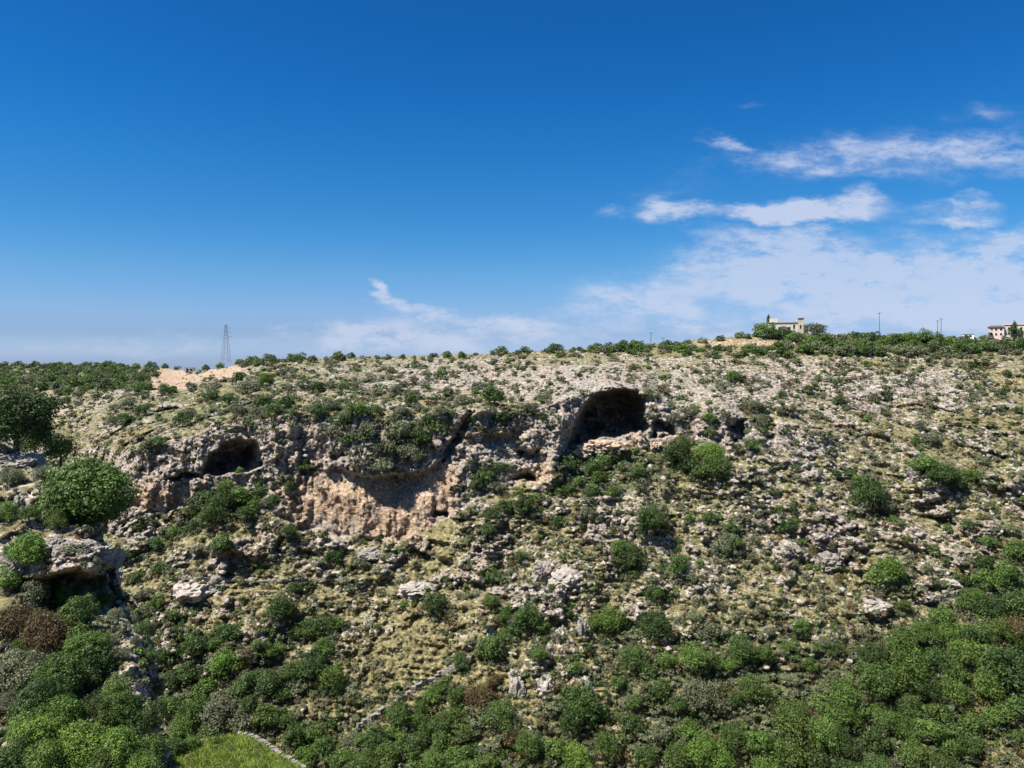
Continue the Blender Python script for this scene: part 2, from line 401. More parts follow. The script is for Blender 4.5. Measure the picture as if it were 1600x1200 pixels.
CAVES = {
 'big':   ([(884, 702), (893, 668), (904, 642), (922, 617), (950, 606), (984, 606), (1004, 618), (1011, 642), (1013, 672), (1004, 686), (985, 682), (942, 682), (922, 692), (901, 699)], 30, 20),
 'left':  ([(318, 741), (316, 728), (330, 708), (350, 692), (372, 686), (402, 684), (410, 704), (411, 726), (392, 737), (370, 737), (346, 746)], 22, 20),
 'slot':  ([(1018, 660), (1030, 655), (1056, 662), (1060, 678), (1040, 684), (1016, 686)], 7, 8),
 'right': ([(1136, 662), (1150, 652), (1166, 658), (1168, 680), (1160, 694), (1142, 692)], 8, 8),
 'rmost': ([(1192, 660), (1202, 648), (1212, 660), (1212, 690), (1196, 692)], 6, 7),
 'bowl':  ([(802, 704), (824, 700), (844, 704), (840, 718), (824, 722), (810, 716)], 5, 9),
 'bowl2': ([(797, 742), (816, 736), (838, 740), (836, 749), (800, 752)], 4, 7),
 'gully': ([(62, 636), (72, 622), (92, 622), (104, 634), (92, 652), (74, 660)], 16, 10),
 'crack': ([(741, 640), (730, 642), (716, 668), (700, 690), (686, 712), (690, 724), (706, 712), (722, 690), (736, 662)], 5, 7),
 'hole':  ([(672, 798), (700, 798), (704, 808), (676, 808)], 3, 5),
 'lowleft': ([(258, 742), (300, 738), (320, 742), (318, 750), (262, 750)], 3.5, 6),
 'nick':  ([(506, 706), (536, 708), (548, 716), (520, 718)], 2.5, 5),
}
REC = np.zeros_like(px); caveM = np.zeros_like(px)
for nm, (poly, dep, wid) in CAVES.items():
    s = box_sdf(jx, jy, poly)
    q = np.clip(s / wid, 0, 1)
    REC += dep * np.sqrt(q) * (.82 + .3 * sst(fbm(P0, .3, 2, .5, 5), -.5, .5) )
    caveM = np.maximum(caveM, sst(s, 0, 3))
# the long overhang: wall under the lip stands back, most under its middle
LX = np.array([470, 488, 505, 525, 550, 580, 610, 640, 662, 680, 700, 716]); LY = np.array([742, 735, 732, 735, 741, 744, 743, 740, 736, 726, 716, 706])
lip = np.interp(px, LX, LY) + fbm(P0, .22, 4, .6, 9) * 13
under = sst(py, lip - 1, lip + 5) * sst(px, 470, 500) * (1 - sst(px, 690, 716))
dep = 2.2 + 6.4 * blob(px, py * 0, 626, 0, 32, 1e9)
fade = np.clip(1 - (py - lip) / np.interp(px, [470, 560, 620, 700], [36, 40, 66, 40]), 0, 1)
REC += under * dep * fade ** .8
bulge = sst(py, 650, 690) * (1 - sst(py, lip - 3, lip + 3)) * sst(px, 470, 540) * (1 - sst(px, 680, 730))
REC -= bulge * 2.4
# ledge under small overhang in the tan band right of the crevice
l2 = np.interp(px, [690, 720, 760, 800], [690, 682, 678, 676]) + fbm(P0, .3, 2, .5, 11) * 4
REC += 2.5 * sst(py, l2 - 1, l2 + 3) * (1 - sst(py, l2 + 4, l2 + 30)) * sst(px, 715, 730) * (1 - sst(px, 790, 810))
# buttress beside the big cave, spur between the left cave and the overhang
REC -= 6.0 * np.exp(-((px - (876 + (py - 650) * -.12)) / 15) ** 2) * sst(py, 630, 660) * (1 - sst(py, 745, 775))
REC -= 2.5 * np.exp(-((px - 436) / 26) ** 2) * sst(py, 650, 680) * (1 - sst(py, 790, 825))
REC -= 3.0 * blob(px, py, 230, 760, 34, 40)
REC -= 4.5 * blob(px, py, 278, 588, 20, 12) + 3 * blob(px, py, 1180, 534, 60, 5)
# general relief: rugged on the cliff, gullies and ledges on the slopes
slope = 1 - CL
r1 = fbm(P0, .045, 3, .5, 1); r2 = fbm(P0, .16, 4, .55, 2, True); r3 = fbm(P0, .55, 3, .6, 3)
Pv = P0 * np.array([1, 1, .25]); fl = fbm(Pv, .30, 3, .5, 4, True)
far_k = D0 / 230.0
rel = CL * (r1 * 5.5 + r2 * 2.2 + fl * 1.3 + r3 * .8)
lowz = sst(py, 900, 1150)
rel += slope * (r1 * (9 * far_k) * (1 - .4 * lowz) + r2 * 2.0 + r3 * .9)
# horizontal rock ledges
ph = P0[:, 2] / 3.3 + fbm(P0, .035, 2, .5, 6) * 1.6 + fbm(P0, .2, 2, .5, 8) * .25
saw = ph - np.floor(ph); saw = np.where(saw < .68, saw / .68, 1 - (saw - .68) / .32) - .5
fc0 = fbm(P0, .09, 2, .5, 17)
ledgeW = slope * sst(fbm(P0, .022, 2, .5, 7), -.25, .25) * (1 - .5 * sst(py, 980, 1100)) * sst(py, 590, 640)
rel += saw * (1.5 + 1.1 * blob(px, py, 1150, 830, 380, 120)) * ledgeW * (.4 + 1.2 * sst(fc0, -.2, .4))
ph2 = P0[:, 2] / 1.15 + fbm(P0, .08, 2, .5, 14) * 1.2; s2 = ph2 - np.floor(ph2); s2 = np.where(s2 < .65, s2 / .65, 1 - (s2 - .65) / .35) - .5
rel += s2 * .75 * slope * sst(fbm(P0, .06, 2, .5, 15), -.2, .2) * sst(py, 580, 640)
oc_ = sst(fbm(P0, .075, 3, .55, 33) + .25 * fbm(P0, .3, 2, .5, 34), .06, .22) * slope * sst(py, 585, 650) * (1 - .75 * sst(py, 1000, 1130)) * (1 - .8 * blob(px, py, 650, 1030, 110, 70)) * (1 - .9 * blob(px, py, 960, 735, 90, 30))
rel -= oc_ * (1.1 + 1.6 * np.maximum(fbm(P0 * np.array([1, 1, .45]), .42, 3, .55, 35, True), -.2))
r4 = fbm(P0, 1.25, 3, .55, 36, True); r5 = fbm(P0 * np.array([1, 1, .5]), .34, 3, .6, 37, True)
crk = sst(r5, .42, .75)
wob = np.stack([fbm(P0, .4, 2, .5, 51), fbm(P0, .4, 2, .5, 52), fbm(P0, .4, 2, .5, 53)], 1)
b1 = blocks((P0 + wob * 1.6) * np.array([.36, .36, .55]), 1); b2 = blocks((P0 + wob) * np.array([.8, .8, 1.25]), 2)
rel += (CL + .8 * oc_) * (1.35 * b1 + .75 * b2) + slope * (1 - .6 * lowz) * (.7 * b1 + .5 * b2)
rel += CL * (.6 * r4 + 1.1 * crk * sst(fbm(P0, .1, 2, .5, 38), -.2, .3)) + slope * .35 * r4
rel *= (1 - .45 * caveM) * (1 - .66 * under * sst(845 - py, 0, 20)); rel += under * fl * 1.1 + caveM * (3.4 * b1 + 3.0 * r2 + 1.2 * b2)
edge = sst(py, KR[:, 0].repeat(NY) - 1, KR[:, 0].repeat(NY) + 18)
DF = D0 + REC + rel * (.25 + .75 * edge)
P = pts(px, py, DF)
FARD = DF.reshape(NX, NY)

# what the ground is made of
fb = fbm(P0, .05, 4, .6, 30)
fc = fbm(P0, .15, 3, .6, 31)
def sumb(L): return sum(k * blob(px, py, x, y, a, b) for x, y, a, b, k in L)
rockA = .30 + .95 * CL + .25 * sumb([(700, 590, 240, 34, 1.6), (1150, 600, 320, 50, 1.5), (1420, 620, 220, 70, .9), (1250, 790, 200, 50, .75), (860, 870, 150, 60, .8), (330, 890, 90, 26, .9), (890, 980, 60, 50, .9), (560, 870, 140, 30, .5),
    (1112, 905, 34, 34, 1.5), (1480, 870, 60, 40, .6), (180, 650, 90, 40, .7), (900, 600, 120, 30, .6), (1000, 780, 160, 30, .5)])
rockA += .55 * oc_ - .10 * slope
rockA += .45 * fb * slope - .30 * sumb([(650, 1030, 110, 70, 1.3), (960, 735, 90, 28, 1.4), (1500, 700, 120, 50, .9), (1560, 1165, 70, 40, 1.4), (1250, 1080, 330, 130, .8), (380, 830, 60, 25, .9), (60, 580, 200, 12, .8), (1050, 548, 300, 10, 1.2), (500, 1150, 200, 60, .6)])
orangeA = 1.0 * sumb([(575, 785, 115, 52, 1.15), (465, 790, 22, 35, .7), (690, 770, 25, 40, .6), (620, 828, 60, 20, .9), (520, 760, 40, 30, .6), (230, 775, 40, 35, 1.0), (300, 770, 40, 25, .5), (480, 655, 16, 26, 1.0), (770, 682, 60, 14, .9), (850, 725, 30, 40, .55), (815, 745, 40, 14, .9),
    (945, 698, 60, 9, 1.3), (1020, 694, 22, 9, .8), (272, 588, 28, 17, 1.9), (350, 577, 34, 11, 1.6), (240, 604, 44, 9, .9), (320, 590, 50, 5, .7), (1120, 538, 75, 6, 1.4), (1190, 537, 40, 6, 1.6), (75, 650, 30, 20, 1.1), (30, 581, 40, 4, 1.3), (440, 700, 30, 30, .4), (430, 770, 20, 30, .4), (700, 740, 30, 40, .5), (1020, 870, 25, 12, .8), (560, 1105, 40, 25, .5)])
rockA += .5 * sumb([(272, 588, 30, 17, 1.6), (350, 577, 34, 11, 1.4), (240, 603, 48, 12, 1.5), (320, 588, 60, 7, 1.2), (1150, 537, 90, 6, 1), (30, 581, 40, 4, 1.5), (945, 698, 60, 9, 1.2), (1015, 848, 26, 8, 1.5)])
greenA = .42 + .35 * fb + 1.0 * sumb([(960, 735, 90, 30, 1.2), (1250, 1090, 330, 100, .55), (700, 590, 260, 40, .35), (1250, 600, 300, 50, .25), (250, 630, 200, 50, .3), (1480, 690, 120, 40, .25), (300, 1100, 120, 90, .7), (420, 960, 100, 60, .2), (100, 580, 200, 14, .5)])
tanA = .45 + .3 * fc + sumb([(650, 1020, 120, 90, .55), (390, 830, 70, 40, .35), (1560, 1165, 80, 40, .9), (400, 900, 160, 50, .45), (900, 930, 300, 40, .4), (1400, 960, 120, 40, .3), (1500, 690, 120, 60, .2)])
orangeA -= .8 * (1 - sst(py, lip + 2, lip + 12)) * sst(px, 470, 490) * (1 - sst(px, 690, 716)) * sst(py, lip - 30, lip - 20)
attrs = dict(rock=rockA, orange=orangeA, green=greenA, tan=tanA)

# extend behind the ridge as a gently falling plateau so the hill has a back
NB = 14
ridge = P.reshape(NX, NY, 3)[:, 0]
back = []
for k in range(NB, 0, -1):
    e = 12 * (1.62 ** k)
    q = ridge * (1 + e / ridge[:, 1:2]); q[:, 2] = ridge[:, 2] * (1 + .4 * e / (ridge[:, 1] + e)) - 1.0 - e * .035
    back.append(q)
allP = np.concatenate([np.stack(back, 1), P.reshape(NX, NY, 3)], 1)
NYT = NY + NB
idx = np.arange(NX * NYT).reshape(NX, NYT)
F = np.stack([idx[:-1, :-1], idx[:-1, 1:], idx[1:, 1:], idx[1:, :-1]], -1).reshape(-1, 4)
def pad_attr(a, v): return np.concatenate([np.full((NX, NB), v), a.reshape(NX, NY)], 1).ravel()
me = raw_mesh("hillside_terrain", allP.reshape(-1, 3), F, False, {k: pad_attr(v, .3) for k, v in attrs.items()})
me.materials.append(GROUND)
hill = bpy.data.objects.new("hillside_terrain", me); col.objects.link(hill); tag(hill, kind="structure")


def far_at(qx, qy):
    """photo pixel -> (distance) on the far hillside"""
    qx = np.atleast_1d(np.asarray(qx, float)); qy = np.atleast_1d(np.asarray(qy, float))
    fx = np.clip((qx + 260) / 2120 * (NX - 1), 0, NX - 1.001); i = fx.astype(int); a = fx - i
    r = KR[i, 0] * (1 - a) + KR[i + 1, 0] * a
    t = np.clip((qy - r) / (1420 - r) * (NY - 1), 0, NY - 1.001); j = t.astype(int); b = t - j
    d = (FARD[i, j] * (1 - b) + FARD[i, j + 1] * b) * (1 - a) + (FARD[i + 1, j] * (1 - b) + FARD[i + 1, j + 1] * b) * a
    return d
def ridge_row(qx): return np.interp(qx, gx, KR[:, 0])

# ------------------------------------------------------------------ near spur on the left
SN, SM = 330, 360
EY = np.array([672, 690, 705, 720, 760, 800, 830, 848, 862, 880, 900, 930, 960, 1000, 1050, 1100, 1150, 1200, 1300, 1460], float)
EX = np.array([-40, 30, 62, 96, 146, 164, 166, 170, 182, 190, 193, 196, 226, 240, 246, 248, 252, 268, 300, 330], float)
sv = np.linspace(0, 1, SM) ; su = np.linspace(0, 1, SN)
TOPX = np.array([-700, -300, -100, -30, 0, 50, 100, 400], float); TOPY = np.array([560, 630, 668, 682, 690, 708, 735, 735], float)
# rows run from the skyline of the spur to below the frame; columns from far left to the silhouette
rowY = 680 + (1460 - 680) * sv
ex = np.interp(rowY, EY, EX)
ex = ex + sm1(rng.normal(size=SM), 5) * 5 + sm1(rng.normal(size=SM), 17) * 9
cu = 1 - (1 - su) ** 1.6                                     # denser towards the silhouette
SPX = -700 + (ex[None, :] + 700) * cu[:, None]
top = np.interp(SPX, TOPX, TOPY)
base_row = rowY[None, :]
SPY = base_row + (top - 690) * np.clip((1 - sv[None, :]) ** 2, 0, 1) * (base_row < 2000)
SD = 1 / np.interp(SPY, [560, 690, 720, 800, 850, 872, 935, 1000, 1100, 1200, 1460], [1 / 96, 1 / 80, 1 / 74, 1 / 66, 1 / 61, 1 / 59.5, 1 / 57.5, 1 / 52, 1 / 46, 1 / 41, 1 / 33])
near_edge = np.clip(1 - (ex[None, :] - SPX) / 44.0, 0, 1)
SD = SD + 10.0 * (1 - np.sqrt(np.clip(1 - near_edge ** 2, 0, 1)))
SP = pts(SPX.ravel(), SPY.ravel(), SD.ravel())
a_ = SPX.ravel(); b_ = SPY.ravel()
rr1 = fbm(SP, .12, 3, .5, 41); rr2 = fbm(SP, .45, 4, .55, 42, True); rr3 = fbm(SP, 1.6, 3, .6, 43)
blk = sst(a_, 40, 80) * sst(b_, 840, 850) * (1 - sst(b_, 930, 960))
srel = rr1 * 3 + rr2 * 1.3 + rr3 * .35
# the big ledge block: top leans back, its face is undercut
lipn = np.interp(a_, [-60, 0, 60, 100, 140, 190], [884, 888, 905, 892, 893, 868]) + fbm(SP, .6, 3, .5, 44) * 10
cut = sst(b_, lipn - 3, lipn + 10) * (1 - sst(b_, 950, 985)) * sst(a_, 20, 75)
srel += 3.6 * cut - 1.6 * sst(b_, 838, 850) * (1 - sst(b_, lipn - 5, lipn + 4)) * sst(a_, 70, 100)
phs = SP[:, 2] / 1.5 + fbm(SP, .2, 2, .5, 45); ss = phs - np.floor(phs); ss = np.where(ss < .7, ss / .7, 1 - (ss - .7) / .3) - .5
srel += ss * .8
srel += 1.8 * cut
SDf = (SD.ravel() + srel * (1 - .6 * sst(near_edge.ravel(), .6, 1))).reshape(SN, SM)
SPd = pts(SPX.ravel(), SPY.ravel(), SDf.ravel()).reshape(SN, SM, 3)
# beyond the silhouette the spur turns away and falls back: real sides, not an edge
turn = []
for k in range(1, 13):
    q = SPd[-1].copy(); s = q[:, 1:2]; f = 1 + (k * 1.0) / s; q = q * f
    q[:, 0] -= .9 * k ** 1.25 * .5; q[:, 2] -= .35 * k + (k == 12) * 12; turn.append(q)
topturn = []
SPall = np.concatenate([SPd, np.stack(turn, 0)], 0); SN2 = SN + 12
# skyline row also folds back
tb = []
for k in range(10, 0, -1):
    q = SPall[:, 0].copy(); f = 1 + (k * 2.2) / q[:, 1:2]; q = q * f; q[:, 2] -= .5 * k + (k == 10) * 25; tb.append(q)
bt = []
for k in range(1, 5):
    q = SPall[:, -1].copy(); q[:, 2] -= k * 14; q[:, 1] += k * 2; bt.append(q)
SPall = np.concatenate([np.stack(tb, 1), SPall, np.stack(bt, 1)], 1); SM2 = SM + 14
idx = np.arange(SN2 * SM2).reshape(SN2, SM2)
F = np.stack([idx[:-1, :-1], idx[:-1, 1:], idx[1:, 1:], idx[1:, :-1]], -1).reshape(-1, 4)
VV = SPall.reshape(-1, 3)
nS = fbm(VV, .12, 4, .6, 50)
full = lambda A, v: np.concatenate([np.full((SN2, 10), v), np.concatenate([A.reshape(SN, SM), np.full((12, SM), v)], 0), np.full((SN2, 4), v)], 1).ravel()
rockS = .35 + .6 * np.exp(-((b_ - 870) / 34) ** 2) + .35 * sst(a_, 150, 215) + .45 * np.exp(-((b_ - 712) / 14) ** 2) - .2 * sst(b_, 1100, 1150)
me = raw_mesh("rocky_spur", VV, F, True, dict(rock=full(rockS, .95) + .5 * nS, orange=full(a_ * 0 + .05, .05), green=full(.5 + sst(b_, 1050, 1150) * .4, .5), tan=full(a_ * 0 + .35, .35)))
me.materials.append(GROUND)
spur = bpy.data.objects.new("rocky_spur_terrain", me); col.objects.link(spur); tag(spur, kind="structure")


def spur_at(qx, qy):
    d = (SPX - qx) ** 2 + (SPY - qy) ** 2; k = np.unravel_index(np.argmin(d), d.shape); return float(SDf[k])

# ------------------------------------------------------------------ ground under the viewer, down to the valley floor
nx, ny = 160, 120
X = np.linspace(-420, 420, nx); Yv = np.concatenate([np.linspace(-260, -6, 30), np.linspace(-4, 165, ny - 30)])
XX, YY = np.meshgrid(X, Yv, indexing='ij')
Q = np.stack([XX.ravel(), YY.ravel(), XX.ravel() * 0], 1)
zb = np.where(YY > 3, -1.75 - (YY - 3) * 1.02, -1.75 + 0.0 * YY); zb = np.where(YY < -6, zb + (-(YY + 6)) * .03, zb)
zb = np.maximum(zb, -103 + 0 * YY)
nz = fbm(Q, .05, 4, .5, 60).reshape(nx, ny)
amp = np.clip((np.abs(YY) + np.abs(XX) * .5 - 3) / 40, 0, 1)
zb = zb + nz * 5 * amp - 2 * amp
Q[:, 2] = zb.ravel()
idx = np.arange(nx * ny).reshape(nx, ny)
F = np.stack([idx[:-1, :-1], idx[1:, :-1], idx[1:, 1:], idx[:-1, 1:]], -1).reshape(-1, 4)
one = np.ones(nx * ny)
me = raw_mesh("near_slope", Q, F, True, dict(rock=one * .45 + nz.ravel() * .4, orange=one * 0, green=one * .6, tan=one * .4)); me.materials.append(GROUND)
o = bpy.data.objects.new("near_slope_terrain", me); col.objects.link(o); tag(o, kind="structure")

# ------------------------------------------------------------------ grassy terrace at the foot of the spur
TZ = -72.0
def tpt(qx, qy, z=TZ):
    d = z * FPX / (HY - qy); return (d * (qx - CX) / FPX, d, z)
outl = [(236, 1196), (280, 1168), (330, 1156), (376, 1151), (398, 1155), (412, 1163), (424, 1173), (440, 1182), (474, 1203), (520, 1240), (560, 1300), (300, 1330), (170, 1260)]
tw = [tpt(*q) for q in outl]
TD = np.array(tw)
mb = MB(); n = len(tw)
cxx, cyy = TD[:, 0].mean(), TD[:, 1].mean()
ring = [(q[0], q[1], TZ - .25) for q in tw]; mid = [((q[0] * .6 + cxx * .4), (q[1] * .6 + cyy * .4), TZ + .12) for q in tw]
low = [(q[0] * 1.02, q[1] * 1.02, TZ - 60) for q in tw]
vs = ring + mid + low + [(cxx, cyy, TZ + .35)]
fs = [(i, (i + 1) % n, n + (i + 1) % n, n + i) for i in range(n)] + [(n + i, n + (i + 1) % n, 3 * n) for i in range(n)] + [((i + 1) % n, i, 2 * n + i, 2 * n + (i + 1) % n) for i in range(n)]
mb.add(vs, fs)
m_, g_, b__, o_ = new_mat("terrace_soil")
P_ = g_.node('ShaderNodeNewGeometry').outputs['Position']
g_.link(g_.ramp(g_.noise(P_, .6, 5, .6), [(.3, (.06, .085, .015)), (.52, (.13, .19, .03)), (.7, (.24, .23, .09))]), b__.inputs['Base Color'])
terr = mb.build("grass_terrace_terrain", m_); tag(terr, kind="structure")

# ------------------------------------------------------------------ foliage meshes
def leaves_mesh(name, centres, radii, per, size, seed, flat=.8, up=.25, tintk=.5):
    """many leaf sprays on clump shells; each face its own small quad"""
    r = np.random.default_rng(seed); C = []; N = []; T = []
    for (c, rad) in zip(centres, radii):
        k = max(6, int(per * rad * rad))
        n = r.normal(size=(k, 3)); n /= np.linalg.norm(n, axis=1)[:, None]
        n[:, 2] = np.abs(n[:, 2]) * np.where(r.random(k) < .82, 1, -.8); n /= np.linalg.norm(n, axis=1)[:, None]
        rr = rad * (.72 + .36 * r.random(k)) * (1 + .25 * np.sin(n[:, 0] * 5 + c[0] * 9) * np.sin(n[:, 1] * 5 + c[1] * 7))
        C.append(c + n * rr[:, None] * np.array([1, 1, flat])); N.append(n)
        T.append(np.clip(tintk * r.random() + (1 - tintk) * r.random(k), 0, 1))
    C = np.concatenate(C); N = np.concatenate(N); T = np.concatenate(T); k = len(C)
    N = N + r.normal(size=(k, 3)) * .42 + np.array([0, 0, up]); N /= np.linalg.norm(N, axis=1)[:, None]
    a = np.cross(N, r.normal(size=(k, 3))); a /= np.linalg.norm(a, axis=1)[:, None]; b = np.cross(N, a)
    s = size * (.55 + .9 * r.random(k))[:, None]
    V = np.stack([C - a * s, C - b * s * .55 + N * s * .12, C + a * s, C + b * s * .55 + N * s * .12], 1).reshape(-1, 3)
    V[:, 2] = np.maximum(V[:, 2], 0.0)
    F = np.arange(4 * k).reshape(-1, 4)
    return raw_mesh(name, V, F, False, dict(tint=np.repeat(T, 4)))


def crown_shape(seed, n, tall=1.0, low=.12):
    """clump centres over an uneven rounded crown of radius about 1, base near z = 0"""
    r = np.random.default_rng(seed); cs = []; rs = []
    tilt = r.normal(size=2) * .08; lob = r.random(4) * 6.283
    for i in range(n):
        f = (i + .5) / n; zz = -.55 + 1.55 * f; th = i * 2.39996 + r.normal() * .25
        rad = math.sqrt(max(0, 1 - min(1, abs(zz)) ** 2)); rad = max(rad, .12)
        k = .70 * (1 + .16 * math.sin(2 * th + lob[0]) + .12 * math.sin(3 * th + lob[1]) + .10 * math.sin(5 * zz + lob[2])) * (.80 + .28 * r.random())
        if i % 6 == 0: k *= .55
        cs.append((math.cos(th) * rad * k + tilt[0] * zz, math.sin(th) * rad * k + tilt[1] * zz, max(low, (.66 + zz * .78 * k / .7 * .8) * tall))); rs.append(.25 + .15 * r.random())
    return np.array(cs), np.array(rs)


CROWN = {}
def crown(kind, size, var):
    """size: 2 near, 1 large, 0 small"""
    key = (kind, size, var)
    if key in CROWN: return CROWN[key]
    nc, per, sz = {3: (84, 2300, .033), 2: (52, 900, .043), 1: (34, 560, .066), 0: (16, 330, .11)}[size]
    c, r = crown_shape(100 + var * 7 + size, nc, 1.05 if kind != 'o' else .9)
    if size == 3: r = r * .78
    if kind in 'ow': c = c * (1 + .06 * np.random.default_rng(var).normal(size=c.shape))
    if kind == 'w': per = int(per * .6)
    me = leaves_mesh("crown", c, r, per, sz, 200 + var, .85)
    me.materials.append(M[kind]); CROWN[key] = me; return me


def trunk_mesh(seed, spread=.55):
    r = random.Random(seed); mb = MB()
    lean = (r.uniform(-.08, .08), r.uniform(-.08, .08)); top = Vector((lean[0], lean[1], .62))
    mb.bar((0, 0, -.25), top * .5, .085, .065, 7); mb.bar(top * .5, top, .065, .05, 7)
    for i in range(5):
        a = i * 1.256 + r.uniform(-.3, .3); s = top * r.uniform(.55, .95)
        e = s + Vector((math.cos(a) * spread, math.sin(a) * spread, r.uniform(.3, .6)))
        mb.bar(s, e, .035, .014, 5); mb.bar(e, e + Vector((math.cos(a + .7) * .2, math.sin(a + .7) * .2, .2)), .014, .006, 4)
    return mb.mesh("trunk", BARK)
TRUNK = [trunk_mesh(i) for i in range(4)]

